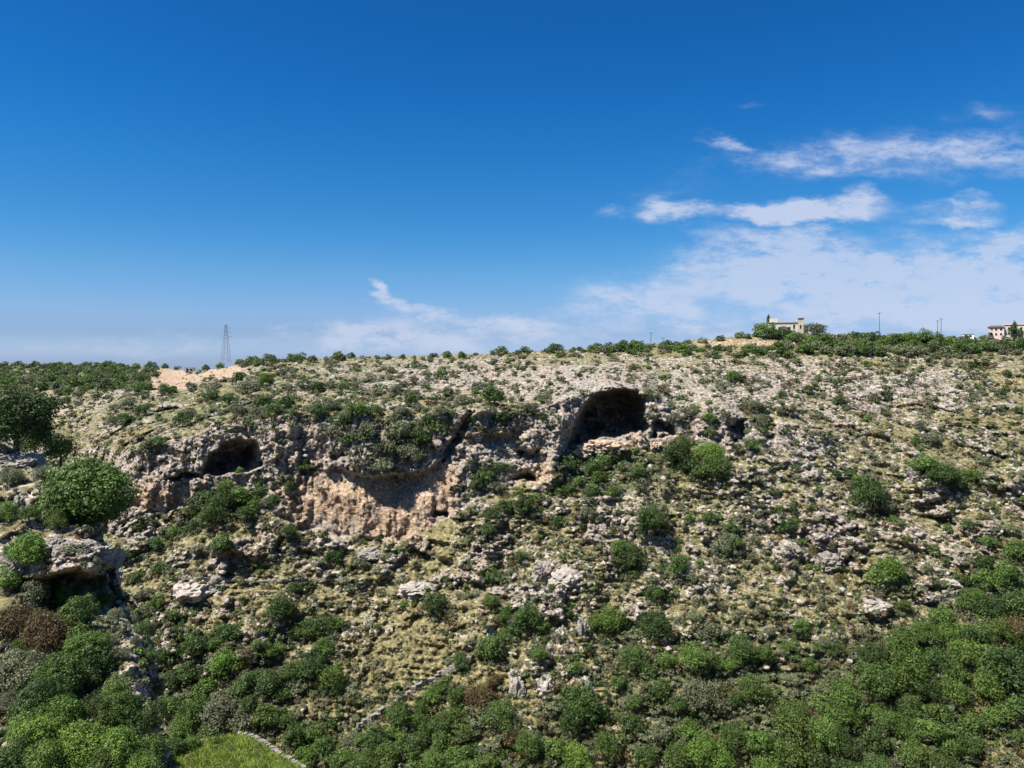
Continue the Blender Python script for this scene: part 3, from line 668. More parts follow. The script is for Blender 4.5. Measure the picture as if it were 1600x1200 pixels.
# ------------------------------------------------------------------ trees and bushes, a few added as shade: column, row, half width in pixels, kind
#   kind: d dark evergreen, m green, b fresh bright green, o olive grey, w dry brown
PLANTS = '''
8 566 6 d;30 566 7 d;55 566 7 d;92 567 7 m;107 568 6 d;128 569 6 d;150 568 7 d;170 566 9 m;190 569 7 m;214 570 7 d;237 567 9 d;258 570 7 m;276 572 6 d;300 571 6 d;322 571 8 d;345 568 8 m;
372 562 8 d;388 562 9 o;408 562 7 d;430 560 8 d;447 561 6 o;470 558 7 o;489 559 5 d;510 558 5 d;528 557 5 d;549 553 8 d;566 556 5 o;590 556 6 o;608 555 7 o;630 555 6 d;648 556 4 o;675 553 6 d;700 551 9 d;720 552 9 d;743 551 5 o;770 549 6 d;
790 549 5 d;810 548 7 d;830 547 5 o;867 542 12 d;893 546 6 o;906 543 6 d;928 541 9 m;968 540 11 d;985 539 9 d;1002 539 7 m;1020 538 6 d;1042 533 6 d;1075 531 8 o;1100 529 8 o;1125 526 8 d;1155 521 9 m;1167 523 8 d;1180 520 7 d;
1194 513 18 m;1208 519 13 d;1224 517 15 d;1238 523 13 m;1254 527 10 m;1276 510 17 o;1272 529 13 m;1290 530 12 d;1305 525 11 m;1322 528 10 d;1338 520 11 d;1352 528 11 d;1366 525 13 d;1383 532 10 m;1398 528 13 d;1419 524 17 m;1440 525 15 m;1463 527 12 d;
1482 529 11 m;1496 528 9 o;1500 540 12 d;1522 538 10 d;1534 521 5 d;1542 540 11 d;1562 540 11 m;1581 540 11 d;1597 536 12 d;1330 543 12 m;1350 546 12 d;1375 545 11 d;1405 543 12 d;1430 545 12 m;1455 543 12 d;1478 547 10 d;1310 545 11 o;1288 545 10 o;1260 543 11 m;
40 592 12 o;75 590 10 d;110 596 11 m;140 590 10 m;165 600 12 d;190 592 10 m;215 590 11 m;240 585 9 d;120 614 10 o;90 612 9 o;150 618 9 o;100 628 12 d;200 628 13 o;222 640 12 d;175 655 12 o;195 650 12 m;300 602 9 o;235 694 20 o;250 690 12 d;285 650 13 d;300 645 10 o;312 652 9 m;330 618 12 d;355 622 13 d;
372 590 11 d;392 600 16 o;415 592 14 m;440 580 10 o;410 625 15 d;428 638 14 d;448 626 16 d;460 645 10 d;400 640 12 o;378 640 12 o;470 600 11 o;495 602 13 d;517 598 10 o;537 604 11 d;553 600 9 o;580 590 9 o;610 580 9 w;618 606 12 o;645 592 9 w;665 604 9 d;690 584 10 m;586 612 9 o;640 622 13 d;
500 640 14 d;520 632 12 o;540 652 15 d;560 636 19 m;585 640 11 m;520 670 15 o;545 685 16 d;575 668 17 o;600 695 20 o;625 670 20 o;640 705 19 o;600 725 15 o;655 682 20 d;630 640 12 o;668 655 12 d;690 640 13 o;680 668 12 d;612 655 14 o;
772 617 20 d;745 600 10 o;720 622 12 o;700 612 11 o;800 645 12 o;825 632 14 o;850 620 11 o;785 650 12 d;850 650 10 d;790 668 12 d;740 655 9 d;480 728 15 d;452 755 10 d;440 745 7 m;757 738 18 d;775 728 14 d;745 755 13 d;770 755 16 o;800 730 8 d;735 720 8 o;714 760 9 o;
888 722 19 d;895 700 7 m;926 728 17 d;945 718 13 m;935 745 13 m;960 712 12 b;972 730 9 m;997 735 15 d;994 704 7 d;925 765 13 d;962 764 12 m;890 762 12 d;873 768 9 m;905 750 9 b;1000 760 10 o;
1060 707 26 d;1078 725 18 d;1108 705 24 b;1118 728 24 d;1095 735 17 d;1070 688 12 m;1110 675 10 m;1150 698 10 d;1175 695 12 m;1190 690 8 d;1168 672 7 o;1192 655 15 o;1180 630 12 o;1220 640 10 o;1030 648 12 o;1055 650 13 o;1080 640 13 o;1110 650 13 m;1135 645 10 o;1012 616 11 d;1146 588 13 d;1125 600 8 o;
1262 608 9 d;1224 616 9 m;1310 623 11 d;1360 621 8 w;1388 622 9 d;1384 643 9 o;1290 682 11 d;1225 672 10 d;1245 690 6 d;1245 565 9 m;1278 590 8 m;1355 570 9 m;1400 562 10 o;1440 575 7 d;1480 566 9 o;1520 572 8 d;1572 583 8 d;1568 612 8 d;1500 600 7 o;1460 620 8 o;1540 640 9 o;1590 640 8 d;1420 600 7 d;
1438 664 11 o;1455 682 14 o;1432 690 10 d;1440 722 21 m;1468 735 24 d;1492 748 20 d;1515 742 14 m;1360 768 28 d;1345 752 15 m;1308 740 9 d;1328 738 10 d;1390 790 12 o;1540 720 9 o;1580 690 9 o;1560 760 10 o;1595 780 11 m;1500 690 9 d;1300 700 8 o;1350 690 9 o;1400 700 8 o;1220 725 9 o;1270 745 8 o;
1017 808 26 d;820 788 18 d;838 775 11 m;870 814 13 d;918 798 15 o;765 827 12 d;790 790 14 d;812 768 9 m;770 800 12 d;735 840 9 o;730 775 10 o;735 798 9 d;
1080 811 11 d;1110 806 13 d;1130 848 22 o;1145 822 13 d;1150 845 14 m;1180 842 10 o;1062 882 20 d;980 868 27 d;968 850 14 m;990 898 10 d;1018 858 7 d;812 868 12 d;1022 925 17 d;1045 934 10 d;1080 900 11 o;1095 880 8 d;1175 870 9 o;1200 860 10 o;1232 818 18 d;1240 793 9 d;1216 795 9 m;1185 800 9 o;1170 780 10 o;1140 775 9 o;
1387 886 30 b;1512 820 11 d;1480 826 9 d;1460 858 11 d;1412 842 9 d;1450 888 9 o;1502 905 14 d;1535 878 17 d;1575 898 20 d;1592 860 20 m;1545 845 12 m;1580 825 12 o;1300 850 9 o;1330 830 9 o;1285 880 9 o;1340 870 8 o;1260 900 9 o;1215 885 9 d;1270 860 9 w;1420 870 9 o;1365 830 9 o;1310 905 10 w;1240 880 10 o;
1252 978 18 d;1411 945 13 m;1308 1015 13 d;1285 1002 12 o;1345 990 14 o;1225 960 9 o;1190 950 9 o;1150 960 10 o;1130 945 10 o;1375 925 9 o;1330 945 9 w;1285 945 8 o;1230 1010 12 m;1350 1040 16 m;1310 1060 15 o;1270 1040 14 m;1240 1060 13 o;
451 829 13 d;484 832 9 o;505 835 10 d;523 869 16 d;562 876 14 o;590 843 8 d;555 840 7 o;462 918 12 d;485 916 11 d;440 948 25 d;498 974 27 d;525 970 17 m;470 985 16 m;487 1035 30 d;520 1062 24 m;505 1010 20 m;455 1050 18 d;632 945 9 m;677 941 23 d;590 979 7 d;628 1003 6 o;380 936 7 d;420 915 7 o;650 880 8 o;690 868 9 o;712 850 9 o;735 880 9 d;770 897 17 d;768 938 12 m;800 890 9 o;640 860 7 o;590 890 8 o;545 920 8 o;600 925 7 o;700 905 8 d;
825 960 24 d;805 978 18 d;845 972 16 m;790 992 12 m;768 1012 23 d;790 960 13 m;722 1030 18 d;740 1000 9 o;889 957 9 d;955 965 26 m;930 970 16 m;975 975 14 d;1022 972 29 d;990 1026 26 d;1040 1030 16 m;1015 1045 14 d;1085 1022 27 m;1110 1030 18 d;1105 980 20 o;1085 960 12 o;1160 1012 24 d;1140 1035 15 m;840 1020 14 m;870 992 10 o;850 1000 9 d;900 1040 13 m;940 1000 10 o;1200 985 12 o;1195 1020 16 m;920 1010 11 d;
908 1095 32 d;895 1125 24 d;935 1110 20 d;965 1065 13 m;1030 1075 20 d;1095 1080 30 o;1060 1095 16 d;1178 1078 26 m;1150 1090 15 d;990 1095 16 m;990 1130 21 d;950 1160 24 m;870 1170 22 m;825 1162 24 m;900 1180 24 b;1030 1140 20 o;1075 1135 20 m;1100 1165 34 b;1060 1180 24 m;1145 1150 24 d;1180 1160 22 m;1010 1180 18 d;1130 1190 24 b;
780 1112 28 d;750 1082 25 w;770 1060 14 w;720 1085 14 d;800 1150 15 w;760 1185 18 m;
420 1016 17 m;402 1005 12 d;432 1012 14 m;420 1068 22 d;395 1055 17 d;440 1085 13 d;420 1118 22 m;450 1125 17 d;462 1150 22 d;490 1140 20 m;508 1165 20 d;480 1178 20 b;530 1185 20 m;545 1155 13 o;515 1130 11 d;
215 824 10 d;245 848 14 d;270 832 12 m;298 825 13 d;250 886 12 d;345 848 19 d;310 855 11 o;330 806 24 d;352 780 24 d;372 775 22 m;325 782 22 d;385 800 17 d;400 785 15 m;300 795 14 d;350 755 14 m;410 765 15 d;425 780 13 d;430 755 8 m;375 735 8 m;205 862 14 d;212 900 12 d;225 925 12 o;245 940 15 m;222 960 13 d;200 950 10 o;270 960 14 d;
285 985 20 d;305 1008 22 d;352 1030 30 b;358 988 19 d;335 1005 16 m;300 1045 22 d;320 1070 20 m;378 1075 18 d;345 1098 36 o;300 1110 28 m;285 1140 24 m;375 1125 22 o;270 1060 18 d;262 1020 16 d;330 1140 18 d;390 1100 16 d;265 1100 22 m;
1575 1032 42 d;1545 1040 20 d;1262 1142 26 w;1292 1160 15 w;1588 980 24 w;1560 985 18 m;1590 1150 14 m;1545 1165 9 y;1580 1185 10 o
'''
NEARP = '''
26 648 66 d 708;8 610 30 d 690;55 690 30 d 712;95 686 26 b 722;138 750 70 m 822;95 765 34 m 815;165 780 34 d 822;45 858 34 b 885;12 800 18 m 815;46 802 16 m 815;20 745 20 o 760;70 738 18 o 756;150 828 16 o 842;90 812 17 m 828;
14 955 15 m 985;48 948 17 m 980;78 968 18 o 1006;36 990 20 m 1030;92 1000 16 m 1040;16 1030 18 d 1066;62 1030 17 m 1070;150 800 24 m 826;40 900 18 m 915;78 915 16 d 930;100 930 18 m 945;160 935 16 m 950;150 1040 30 d 1060;178 1090 26 m 1105;205 1100 18 d 1115;60 1090 40 d 1125;8 1050 34 w 1080;212 1000 10 o 1008;226 985 17 d 1000;232 1028 19 d 1044;238 1072 21 d 1090;240 1112 20 d 1130;205 965 13 o 975;12 908 22 b 922;50 925 26 o 945;20 975 40 w 1010;70 985 42 w 1025;118 960 36 m 995;135 1000 38 m 1040;30 1040 46 o 1080;90 1050 42 m 1090;140 1055 28 d 1080;12 1100 20 o 1112;
170 1000 15 o 1012;190 1020 12 o 1030;195 1062 14 o 1074;180 958 12 o 968;186 1110 34 m 1140;150 1105 26 d 1130;95 1125 44 b 1165;50 1140 38 b 1175;130 1160 44 b 1200;70 1185 40 m 1220;15 1195 42 d 1235;185 1165 38 b 1200;222 1130 24 d 1150;235 1170 26 m 1192;225 1195 28 b 1220;160 1200 38 m 1240;262 1185 15 b 1198;110 1205 36 b 1245
'''
WOOD = [(1180, 1205), (1205, 1150), (1240, 1115), (1300, 1085), (1345, 1050), (1375, 1000), (1420, 965), (1480, 945), (1520, 905), (1605, 880), (1605, 1100), (1560, 1112), (1520, 1150), (1500, 1205)]
WOOD2 = [(555, 1205), (552, 1160), (600, 1118), (640, 1090), (690, 1060), (712, 1075), (735, 1120), (742, 1160), (738, 1205)]
plants = []
for line in PLANTS.replace('\n', '').split(';'):
    if line.strip():
        a, b, c, k = line.split(); plants.append([float(a), float(b), float(c), k, None])
rw = random.Random(11)
for q in plants:
    if q[0] > 1240 and 538 < q[1] < 556 and int(q[0]) % 3: q[3] = 'o'
def fill(poly, r0, r1, n, kinds):
    P_ = np.array(poly); got = []
    for _ in range(6000):
        x = rw.uniform(P_[:, 0].min(), P_[:, 0].max()); y = rw.uniform(P_[:, 1].min(), P_[:, 1].max()); r = rw.uniform(r0, r1)
        if sdf_poly(np.array([x]), np.array([y]), poly)[0] < 2: continue
        if any(math.hypot(x - q[0], (y - q[1]) * 1.15) < .70 * (r + q[2]) for q in got): continue
        if any(math.hypot(x - q[0], y - q[1]) < .75 * q[2] for q in plants if q[2] > 20): continue
        got.append([x, y, r, rw.choice(kinds), None])
        if len(got) >= n: break
    plants.extend(got)
fill(WOOD, 20, 37, 58, 'ddmmmmmd')
fill(WOOD2, 14, 26, 26, 'dmmmd')
near = []  # some dark bushes on the spur's right edge are added to imitate its shade
for line in NEARP.replace('\n', '').split(';'):
    if line.strip():
        a, b, c, k, e = line.split(); near.append([float(a), float(b), float(c), k, float(e)])

ZONES = [  # where a plant stands, told by what can be found there; boxes x0, x1, y0, y1, first match counts
 (-50, 130, 540, 580, "on the far plateau skyline above the pale strip"), (130, 282, 540, 581, "on the far plateau skyline before the white hut"), (282, 362, 540, 580, "beside the white hut and pylon"),
 (362, 460, 540, 570, "on the skyline right of the pylon"), (460, 660, 540, 562, "on the bare stony skyline left of centre"), (660, 850, 540, 560, "on the bare stony skyline near the centre"),
 (850, 945, 530, 552, "on the skyline left of the arched cave"), (945, 1060, 528, 546, "on the skyline above the arched cave"), (1060, 1172, 510, 542, "by the pale earth bank on the ridge"),
 (1172, 1245, 500, 535, "in front of the stone house"), (1245, 1300, 500, 536, "just right of the stone house"), (1300, 1372, 500, 537, "on the ridge left of the tall pole"), (1372, 1475, 500, 537, "on the ridge between the tall poles"),
 (1475, 1620, 500, 532, "beside the pink house"), (1475, 1620, 532, 556, "under the pink house"), (1240, 1475, 534, 556, "in the dark belt below the ridge trees"),
 (-50, 180, 580, 640, "on the far plateau slope behind the spur"), (180, 330, 580, 640, "below the orange earth mound"), (-50, 272, 640, 700, "on the pale slope behind the spur"), (272, 365, 610, 670, "above the left cave"),
 (362, 480, 568, 660, "on the bluff right of the left cave"), (480, 595, 560, 628, "on the grey scree above the overhang"), (595, 740, 560, 626, "on the grey scree behind the overhang"),
 (480, 590, 620, 700, "on the left half of the overhang brow"), (590, 705, 626, 740, "on the right half of the overhang brow"), (740, 880, 590, 680, "on grey slope left of arched cave"),
 (430, 500, 690, 765, "on the orange cliff beside the overhang"), (700, 850, 680, 765, "on the tan ledges right of the overhang"), (860, 950, 690, 775, "below the arched cave's left half"), (950, 1022, 690, 770, "below the arched cave's right half"),
 (1022, 1130, 655, 745, "under the dark slot cave"), (1130, 1235, 655, 700, "by the small caves on the right"), (1000, 1240, 560, 660, "on the stony slope above the small caves"),
 (1235, 1420, 550, 712, "on the upper right scree"), (1420, 1620, 556, 700, "on the grassy upper right slope"), (1420, 1620, 700, 800, "in the green gully on the right slope"), (1210, 1420, 712, 800, "on the ledges of the right slope"),
 (690, 850, 755, 850, "right of the orange cliff foot"), (850, 945, 755, 850, "on the rocky slope under the arched cave"), (945, 1070, 755, 910, "around the pale bare patch"), (1070, 1260, 755, 850, "on the terraces under the small caves"),
 (1070, 1260, 850, 960, "by the square pale rock wall"), (1260, 1440, 800, 960, "on the right terraces around the bright tree"), (1440, 1620, 800, 930, "at the right edge above the wood"),
 (1180, 1330, 940, 1100, "on the scrub slope left of the wood"), (1500, 1620, 1125, 1260, "on the straw slope in the bottom corner"), (1330, 1480, 920, 1015, "at the wood's upper edge"), (1480, 1620, 920, 1015, "in the wood's upper corner"), (1330, 1440, 1015, 1080, "in the wood's left heart"), (1440, 1530, 1015, 1100, "in the wood's middle"), (1530, 1620, 1015, 1130, "in the wood's right side"),
 (1170, 1290, 1085, 1150, "at the wood's left fringe"), (1290, 1400, 1080, 1150, "in the lower wood's middle"), (1400, 1540, 1100, 1160, "in the lower wood's right part"), (1155, 1300, 1150, 1260, "at the wood's lowest left end"), (1300, 1540, 1150, 1260, "at the wood's lowest right end"),
 (195, 300, 800, 900, "on the slope beside the spur ledge"), (290, 365, 735, 880, "in the thicket under the left cave"), (365, 440, 730, 830, "right of the left cave's mouth"), (430, 610, 810, 890, "at the foot of the orange cliff"),
 (195, 275, 890, 975, "in the shaded gully beside the spur"), (365, 560, 890, 960, "on the dry slope below the orange cliff"), (560, 720, 840, 1010, "on the straw slope above the old field"), (720, 830, 850, 950, "on the pale outcrops in mid slope"),
 (255, 320, 960, 1050, "in the dark gully thicket"), (320, 375, 960, 1050, "beside the brightest gully tree"), (375, 450, 985, 1100, "left of the old field's big trees"), (440, 560, 955, 1090, "at the old field's left side"),
 (255, 400, 1040, 1160, "behind the grass terrace"), (400, 560, 1100, 1260, "beyond the terrace wall"), (550, 660, 1050, 1260, "under the dry stone wall's lower end"), (660, 745, 1040, 1260, "under the dry stone wall's upper end"), (700, 860, 940, 1045, "above the upper end of the stone wall"), (740, 830, 1045, 1260, "by the bare brown gully"),
 (860, 960, 940, 1055, "by the pale rock ribs"), (960, 1065, 940, 1060, "right of the pale rock ribs"), (1065, 1230, 940, 1055, "on the scrub slope below the rock wall"), (830, 960, 1050, 1145, "in the lower thicket, left part"), (960, 1065, 1050, 1145, "in the lower thicket, middle part"), (1065, 1170, 1050, 1145, "in the lower thicket, right part"),
 (810, 960, 1140, 1260, "at the lower thicket's foot"), (960, 1180, 1140, 1260, "at the lower thicket's right foot"),
]
NZONES = [(-80, 120, 560, 720, "on top of the near spur"), (60, 180, 690, 840, "above the spur's pale ledge"), (-50, 62, 720, 900, "on the spur's left rocks"), (-50, 170, 840, 1075, "under the spur's shaded overhang"), (135, 215, 900, 1085, "on the spur's pale rock edge"), (-50, 120, 1075, 1260, "in the lower left corner"), (120, 290, 1075, 1260, "on the spur's foot by the grass terrace")]
KWORD = dict(d="dark green", m="mid-green", b="bright green", o="olive-grey", w="dry brown", y="yellow-green")
ORD = ["leftmost", "second from left", "third from left", "fourth from left", "fifth from left", "sixth from left", "seventh from left", "eighth from left"]
def zone_of(x, y, Z, miss):
    for x0, x1, y0, y1, nm in Z:
        if x0 <= x < x1 and y0 <= y < y1: return nm
    return miss
def sizeword(r, nearby=False):
    if nearby: return "small" if r < 19 else "medium" if r < 33 else "big" if r < 50 else "huge"
    return "tiny" if r < 9.5 else "small" if r < 14 else "medium" if r < 20 else "big" if r < 28 else "very big"

def finish_labels(items, Z, nearby):
    groups = {}
    for it in items:
        x, y, r, k = it[:4]
        noun = "tree" if r >= (30 if nearby else 19) and k != 'w' else "bush"
        it_l = (sizeword(r, nearby), KWORD[k], noun, zone_of(x, y, Z, "on the open slope"))
        groups.setdefault(it_l, []).append(it)
    for (sz, kw, noun, zn), L in groups.items():
        L.sort(key=lambda q: q[0])
        for i, it in enumerate(L):
            if len(L) == 1: lab = f"{sz} {kw} {noun} {zn}"
            else:
                o = "rightmost" if i == len(L) - 1 else ORD[min(i, 7)]
                if len(L) == 2: o = ("left", "right")[i] + " one of two"
                lab = f"{sz} {kw} {noun} {zn}, {o}"
            if len(lab.split()) > 16: print('LONG', lab)
            it.append(noun); it.append(lab)
plants.sort(key=lambda q: -q[2])
for q in plants:                                             # very small ones are many: the rest of the kind is one mass
    pass
_b = [q for q in plants if q[2] < 19]; extra = _b[258:]; plants = [q for q in plants if q[2] >= 19] + _b[:258]
finish_labels(plants, ZONES, False); finish_labels(near, NZONES, True)

TP = {}
def plant(x, y, r, kind, D, base_row, noun, lab, i, nearby, group, sink=.06):
    z = (HY - base_row) / FPX * D; bx = (x - CX) / FPX * D; Rm = r * D / FPX
    size = (3 if r > 30 else 2) if nearby else (2 if r >= 24 else 1 if r >= 12 else 0)
    var = i % (3 if size >= 2 else 5); k = kind
    e_ = rw.uniform(.94, 1.07) if nearby else rw.uniform(.86, 1.16); sc_ = (Rm * e_, Rm / e_, Rm * (rw.uniform(1.02, 1.18) if nearby else rw.uniform(.86, 1.12))); rot = rw.uniform(0, 6.283)
    cat = "tree" if noun == "tree" else "bush"
    if r >= (19 if not nearby else 16):
        key = (k, size, var, noun)
        nm = "broadleaf_tree" if noun == "tree" else "large_bush"
        if key not in TP:
            root = empty(nm, (0, 0, 0)); cr = bpy.data.objects.new("crown" if noun == "tree" else "foliage", crown(k, size, var)); tr = bpy.data.objects.new("trunk" if noun == "tree" else "stem", TRUNK[var % 4])
            for q in (cr, tr): col.objects.link(q); q.parent = root
            TP[key] = (root, cr, tr)
        else:
            a, b, c = TP[key]; root = a.copy(); col.objects.link(root)
            for q in (b, c):
                e = q.copy(); col.objects.link(e); e.parent = root
        o = root
    else:
        o = bpy.data.objects.new("bush", crown(k, size, var)); col.objects.link(o)
    o.location = (bx, D, z - sink * Rm); o.scale = sc_; o.rotation_euler = (0, 0, rot)
    tag(o, lab, cat, group)

for i, (x, y, r, k, _, noun, lab) in enumerate(plants):
    br = y + r * .86
    rr_ = float(ridge_row(x)); br = max(br, rr_ + 1.0)
    D = float(far_at(x, br)[0])
    if y < rr_ and x < 290: D = min(D, 760)
    r2 = r * 1.02; sink = (.16 if r >= 12 else .40) if y < rr_ + 3 else .06
    plant(x, y, r2, k, D, br, noun, lab, i, False, "trees and bushes on the gorge slope", sink)
for i, (x, y, r, k, e, noun, lab) in enumerate(near):
    D = spur_at(min(x, float(np.interp(e, EY, EX)) - 6), e)
    plant(x, y, r, k, D, e, noun, lab, i, True, "trees and bushes on the near spur")

for i, (x, y, r, k, lab) in enumerate([(250, 1186, 22, 'm', "round green bush at the left end of the grass terrace"), (272, 1168, 17, 'd', "dark green bush at the back left corner of the grass terrace"),
    (300, 1160, 15, 'm', "mid-green bush on the back edge of the grass terrace"), (334, 1156, 11, 'b', "small bright bush on the back edge of the grass terrace"), (404, 1166, 7, 'd', "tiny dark bush inside the bend of the terrace wall")]):
    br = y + r * .8; p = tpt(x, br); plant(x, y, r, k, p[1], br, "bush", lab, i + 1, False, "bushes on the grass terrace")

# ------------------------------------------------------------------ stuff: low scrub, herbs and loose stones that nobody could count
def instancer(name, P_, scl, idx_, sources, label, cat=None, tilt=.15):
    coll = bpy.data.collections.new(name + "_sources")
    for q in sources: coll.objects.link(q)
    n = len(P_); me = bpy.data.meshes.new(name); me.vertices.add(n); me.vertices.foreach_set("co", np.asarray(P_, np.float32).ravel())
    for an, av, ty in (("scl", scl, 'FLOAT'), ("rot", rng.random(n) * 6.283, 'FLOAT'), ("idx", idx_, 'INT'), ("tlt", rng.normal(size=n) * tilt, 'FLOAT')):
        a = me.attributes.new(an, ty, 'POINT'); a.data.foreach_set("value", np.asarray(av, np.int32 if ty == 'INT' else np.float32))
    o = bpy.data.objects.new(name, me); col.objects.link(o); tag(o, label, None, None, "stuff")
    ng = bpy.data.node_groups.new(name, 'GeometryNodeTree')
    ng.interface.new_socket("Geometry", in_out='INPUT', socket_type='NodeSocketGeometry'); ng.interface.new_socket("Geometry", in_out='OUTPUT', socket_type='NodeSocketGeometry')
    N = ng.nodes; L = ng.links
    gi = N.new('NodeGroupInput'); go = N.new('NodeGroupOutput'); ip = N.new('GeometryNodeInstanceOnPoints'); ci = N.new('GeometryNodeCollectionInfo')
    ci.inputs['Collection'].default_value = coll; ci.inputs['Separate Children'].default_value = True; ci.inputs['Reset Children'].default_value = True
    def na(nm, ty):
        q = N.new('GeometryNodeInputNamedAttribute'); q.data_type = ty; q.inputs['Name'].default_value = nm; return q.outputs['Attribute']
    cx = N.new('ShaderNodeCombineXYZ'); L.new(na("tlt", 'FLOAT'), cx.inputs[0]); L.new(na("rot", 'FLOAT'), cx.inputs[2])
    L.new(gi.outputs[0], ip.inputs['Points']); L.new(ci.outputs[0], ip.inputs['Instance']); ip.inputs['Pick Instance'].default_value = True
    L.new(na("idx", 'INT'), ip.inputs['Instance Index']); L.new(cx.outputs[0], ip.inputs['Rotation']); L.new(na("scl", 'FLOAT'), ip.inputs['Scale'])
    L.new(ip.outputs[0], go.inputs[0])
    md = o.modifiers.new("scatter", 'NODES'); md.node_group = ng
    return o

def src(name, me): return bpy.data.objects.new(name, me)
def shrub_mesh(seed, kind, n=6, per=150, sz=.16):
    r = np.random.default_rng(seed); c = np.stack([r.normal(size=n) * .42, r.normal(size=n) * .42, .25 + .35 * r.random(n)], 1)
    me = leaves_mesh("shrub", c, .34 + .2 * r.random(n), per, sz, seed + 1, .85, .3); me.materials.append(M[kind]); return me
def rock_mesh(seed, sub=2, sq=(1, 1, .7)):
    import bmesh
    bm = bmesh.new(); bmesh.ops.create_icosphere(bm, subdivisions=sub, radius=1.0)
    V = np.array([v.co[:] for v in bm.verts]); r = np.random.default_rng(seed)
    d = 1 + .42 * fbm(V, .9, 3, .55, seed) + .12 * fbm(V, 2.6, 2, .5, seed + 3)
    for _ in range(7):                                   # break the ball into flat faces
        nrm = r.normal(size=3); nrm /= np.linalg.norm(nrm); h = (V * d[:, None]) @ nrm; lim = .55 + .25 * r.random()
        d = np.where(h > lim, d * lim / np.maximum(h, 1e-6), d)
    if sub > 2:
        d = d + .30 * fbm(V, 1.7, 4, .6, seed + 5, True) - .12 + .30 * blocks(V * 1.9 + seed, seed % 7) + .14 * blocks(V * 4 + seed, 3) + (.10 * blocks(V * 8 + seed, 5) if sub > 4 else 0) + .10 * fbm(V * np.array([1, 1, 2.5]), 4.0, 3, .6, seed + 7, True)
    V = V * d[:, None] * np.array(sq)
    for v, c in zip(bm.verts, V): v.co = c
    me = bpy.data.meshes.new("boulder"); bm.to_mesh(me); bm.free(); me.materials.append(STONE); return me

def scatter(n, dens, x0=-120, x1=1720, y0=532, y1=1330):
    out = []
    while sum(len(a) for a in out) < n:
        qx = rng.uniform(x0, x1, 60000); qy = rng.uniform(y0, y1, 60000)
        ok = (qy > ridge_row(qx) + 1.5)
        qx, qy = qx[ok], qy[ok]
        k = dens(qx, qy) > rng.random(len(qx)); out.append(np.stack([qx[k], qy[k]], 1))
    return np.concatenate(out)[:n]
def clump(qx, qy, s, seed):
    return fbm(np.stack([qx / s, qy / s * 1.6, qx * 0], 1), 1, 3, .6, seed)
def cave_free(qx, qy):
    m = np.ones_like(qx)
    for nm, (poly, d, w) in CAVES.items(): m *= box_sdf(qx, qy, poly) < -1
    return m
def cliff_at(qx, qy):
    c = np.interp(qx, gx, KR[:, 2]); b = np.interp(qx, gx, KR[:, 3])
    return (qy > c) & (qy < b) & (qx > 190) & (qx < 1230)
def over_at(qx, qy):
    l = np.interp(qx, LX, LY); return (qx > 470) & (qx < 716) & (qy > l - 4) & (qy < 845)
def d_scrub(qx, qy):
    m = .40 + 1.25 * clump(qx, qy, 46, 71) + .40 * (1 - sst(qy, 640, 700)) * sst(qx, 250, 330) * (1 - sst(qx, 760, 900)) + .12 * (qy < 640) - .22 * blob(qx, qy, 600, 900, 420, 60) + .25 * clump(qx, qy, 14, 72)
    m += .35 * sst(qy, 950, 1100) - .75 * blob(qx, qy, 650, 1030, 105, 62) + .30 * blob(qx, qy, 600, 660, 130, 60) + .25 * blob(qx, qy, 1150, 550, 500, 14)
    m += .3 * blob(qx, qy, 120, 590, 240, 25) + .2 * blob(qx, qy, 500, 610, 140, 30)
    c = cliff_at(qx, qy); top = blob(qx, qy, 600, 680, 130, 50)
    m = np.where(c, m * np.clip(.16 + 1.2 * top + .22 * (qy < 680), 0, 1), m); m = np.where(over_at(qx, qy), .02, m)
    m -= 1.4 * (blob(qx, qy, 1145, 534, 90, 8) + blob(qx, qy, 272, 588, 30, 15) + .4 * blob(qx, qy, 240, 603, 42, 9) + .5 * blob(qx, qy, 320, 588, 45, 5) + blob(qx, qy, 350, 578, 26, 8) + blob(qx, qy, 1150, 537, 80, 4) + blob(qx, qy, 30, 581, 40, 4) + blob(qx, qy, 1015, 848, 26, 7))
    return m * cave_free(qx, qy)
def d_stone(qx, qy):
    m = .28 + .9 * clump(qx, qy, 60, 81) + .3 * clump(qx, qy, 14, 82)
    m += .5 * blob(qx, qy, 1150, 610, 330, 50) + .8 * blob(qx, qy, 700, 585, 240, 30) + .3 * blob(qx, qy, 860, 880, 150, 60) + .25 * blob(qx, qy, 1250, 800, 220, 70) - .4 * sst(qy, 980, 1120) - .4 * blob(qx, qy, 650, 1030, 110, 70)
    m = np.where(cliff_at(qx, qy), m * .35, m); m = np.where(over_at(qx, qy), 0, m)
    return m * cave_free(qx, qy)
def d_herb(qx, qy):
    m = .42 + .6 * clump(qx, qy, 70, 91) + .3 * blob(qx, qy, 700, 900, 500, 50) + .4 * blob(qx, qy, 650, 1000, 160, 100) + .4 * blob(qx, qy, 1500, 700, 140, 70) + .5 * blob(qx, qy, 1560, 1165, 80, 40) + .3 * blob(qx, qy, 400, 850, 120, 60)
    m = np.where(cliff_at(qx, qy), m * .1, m); m = np.where(over_at(qx, qy), 0, m)
    return m * cave_free(qx, qy)

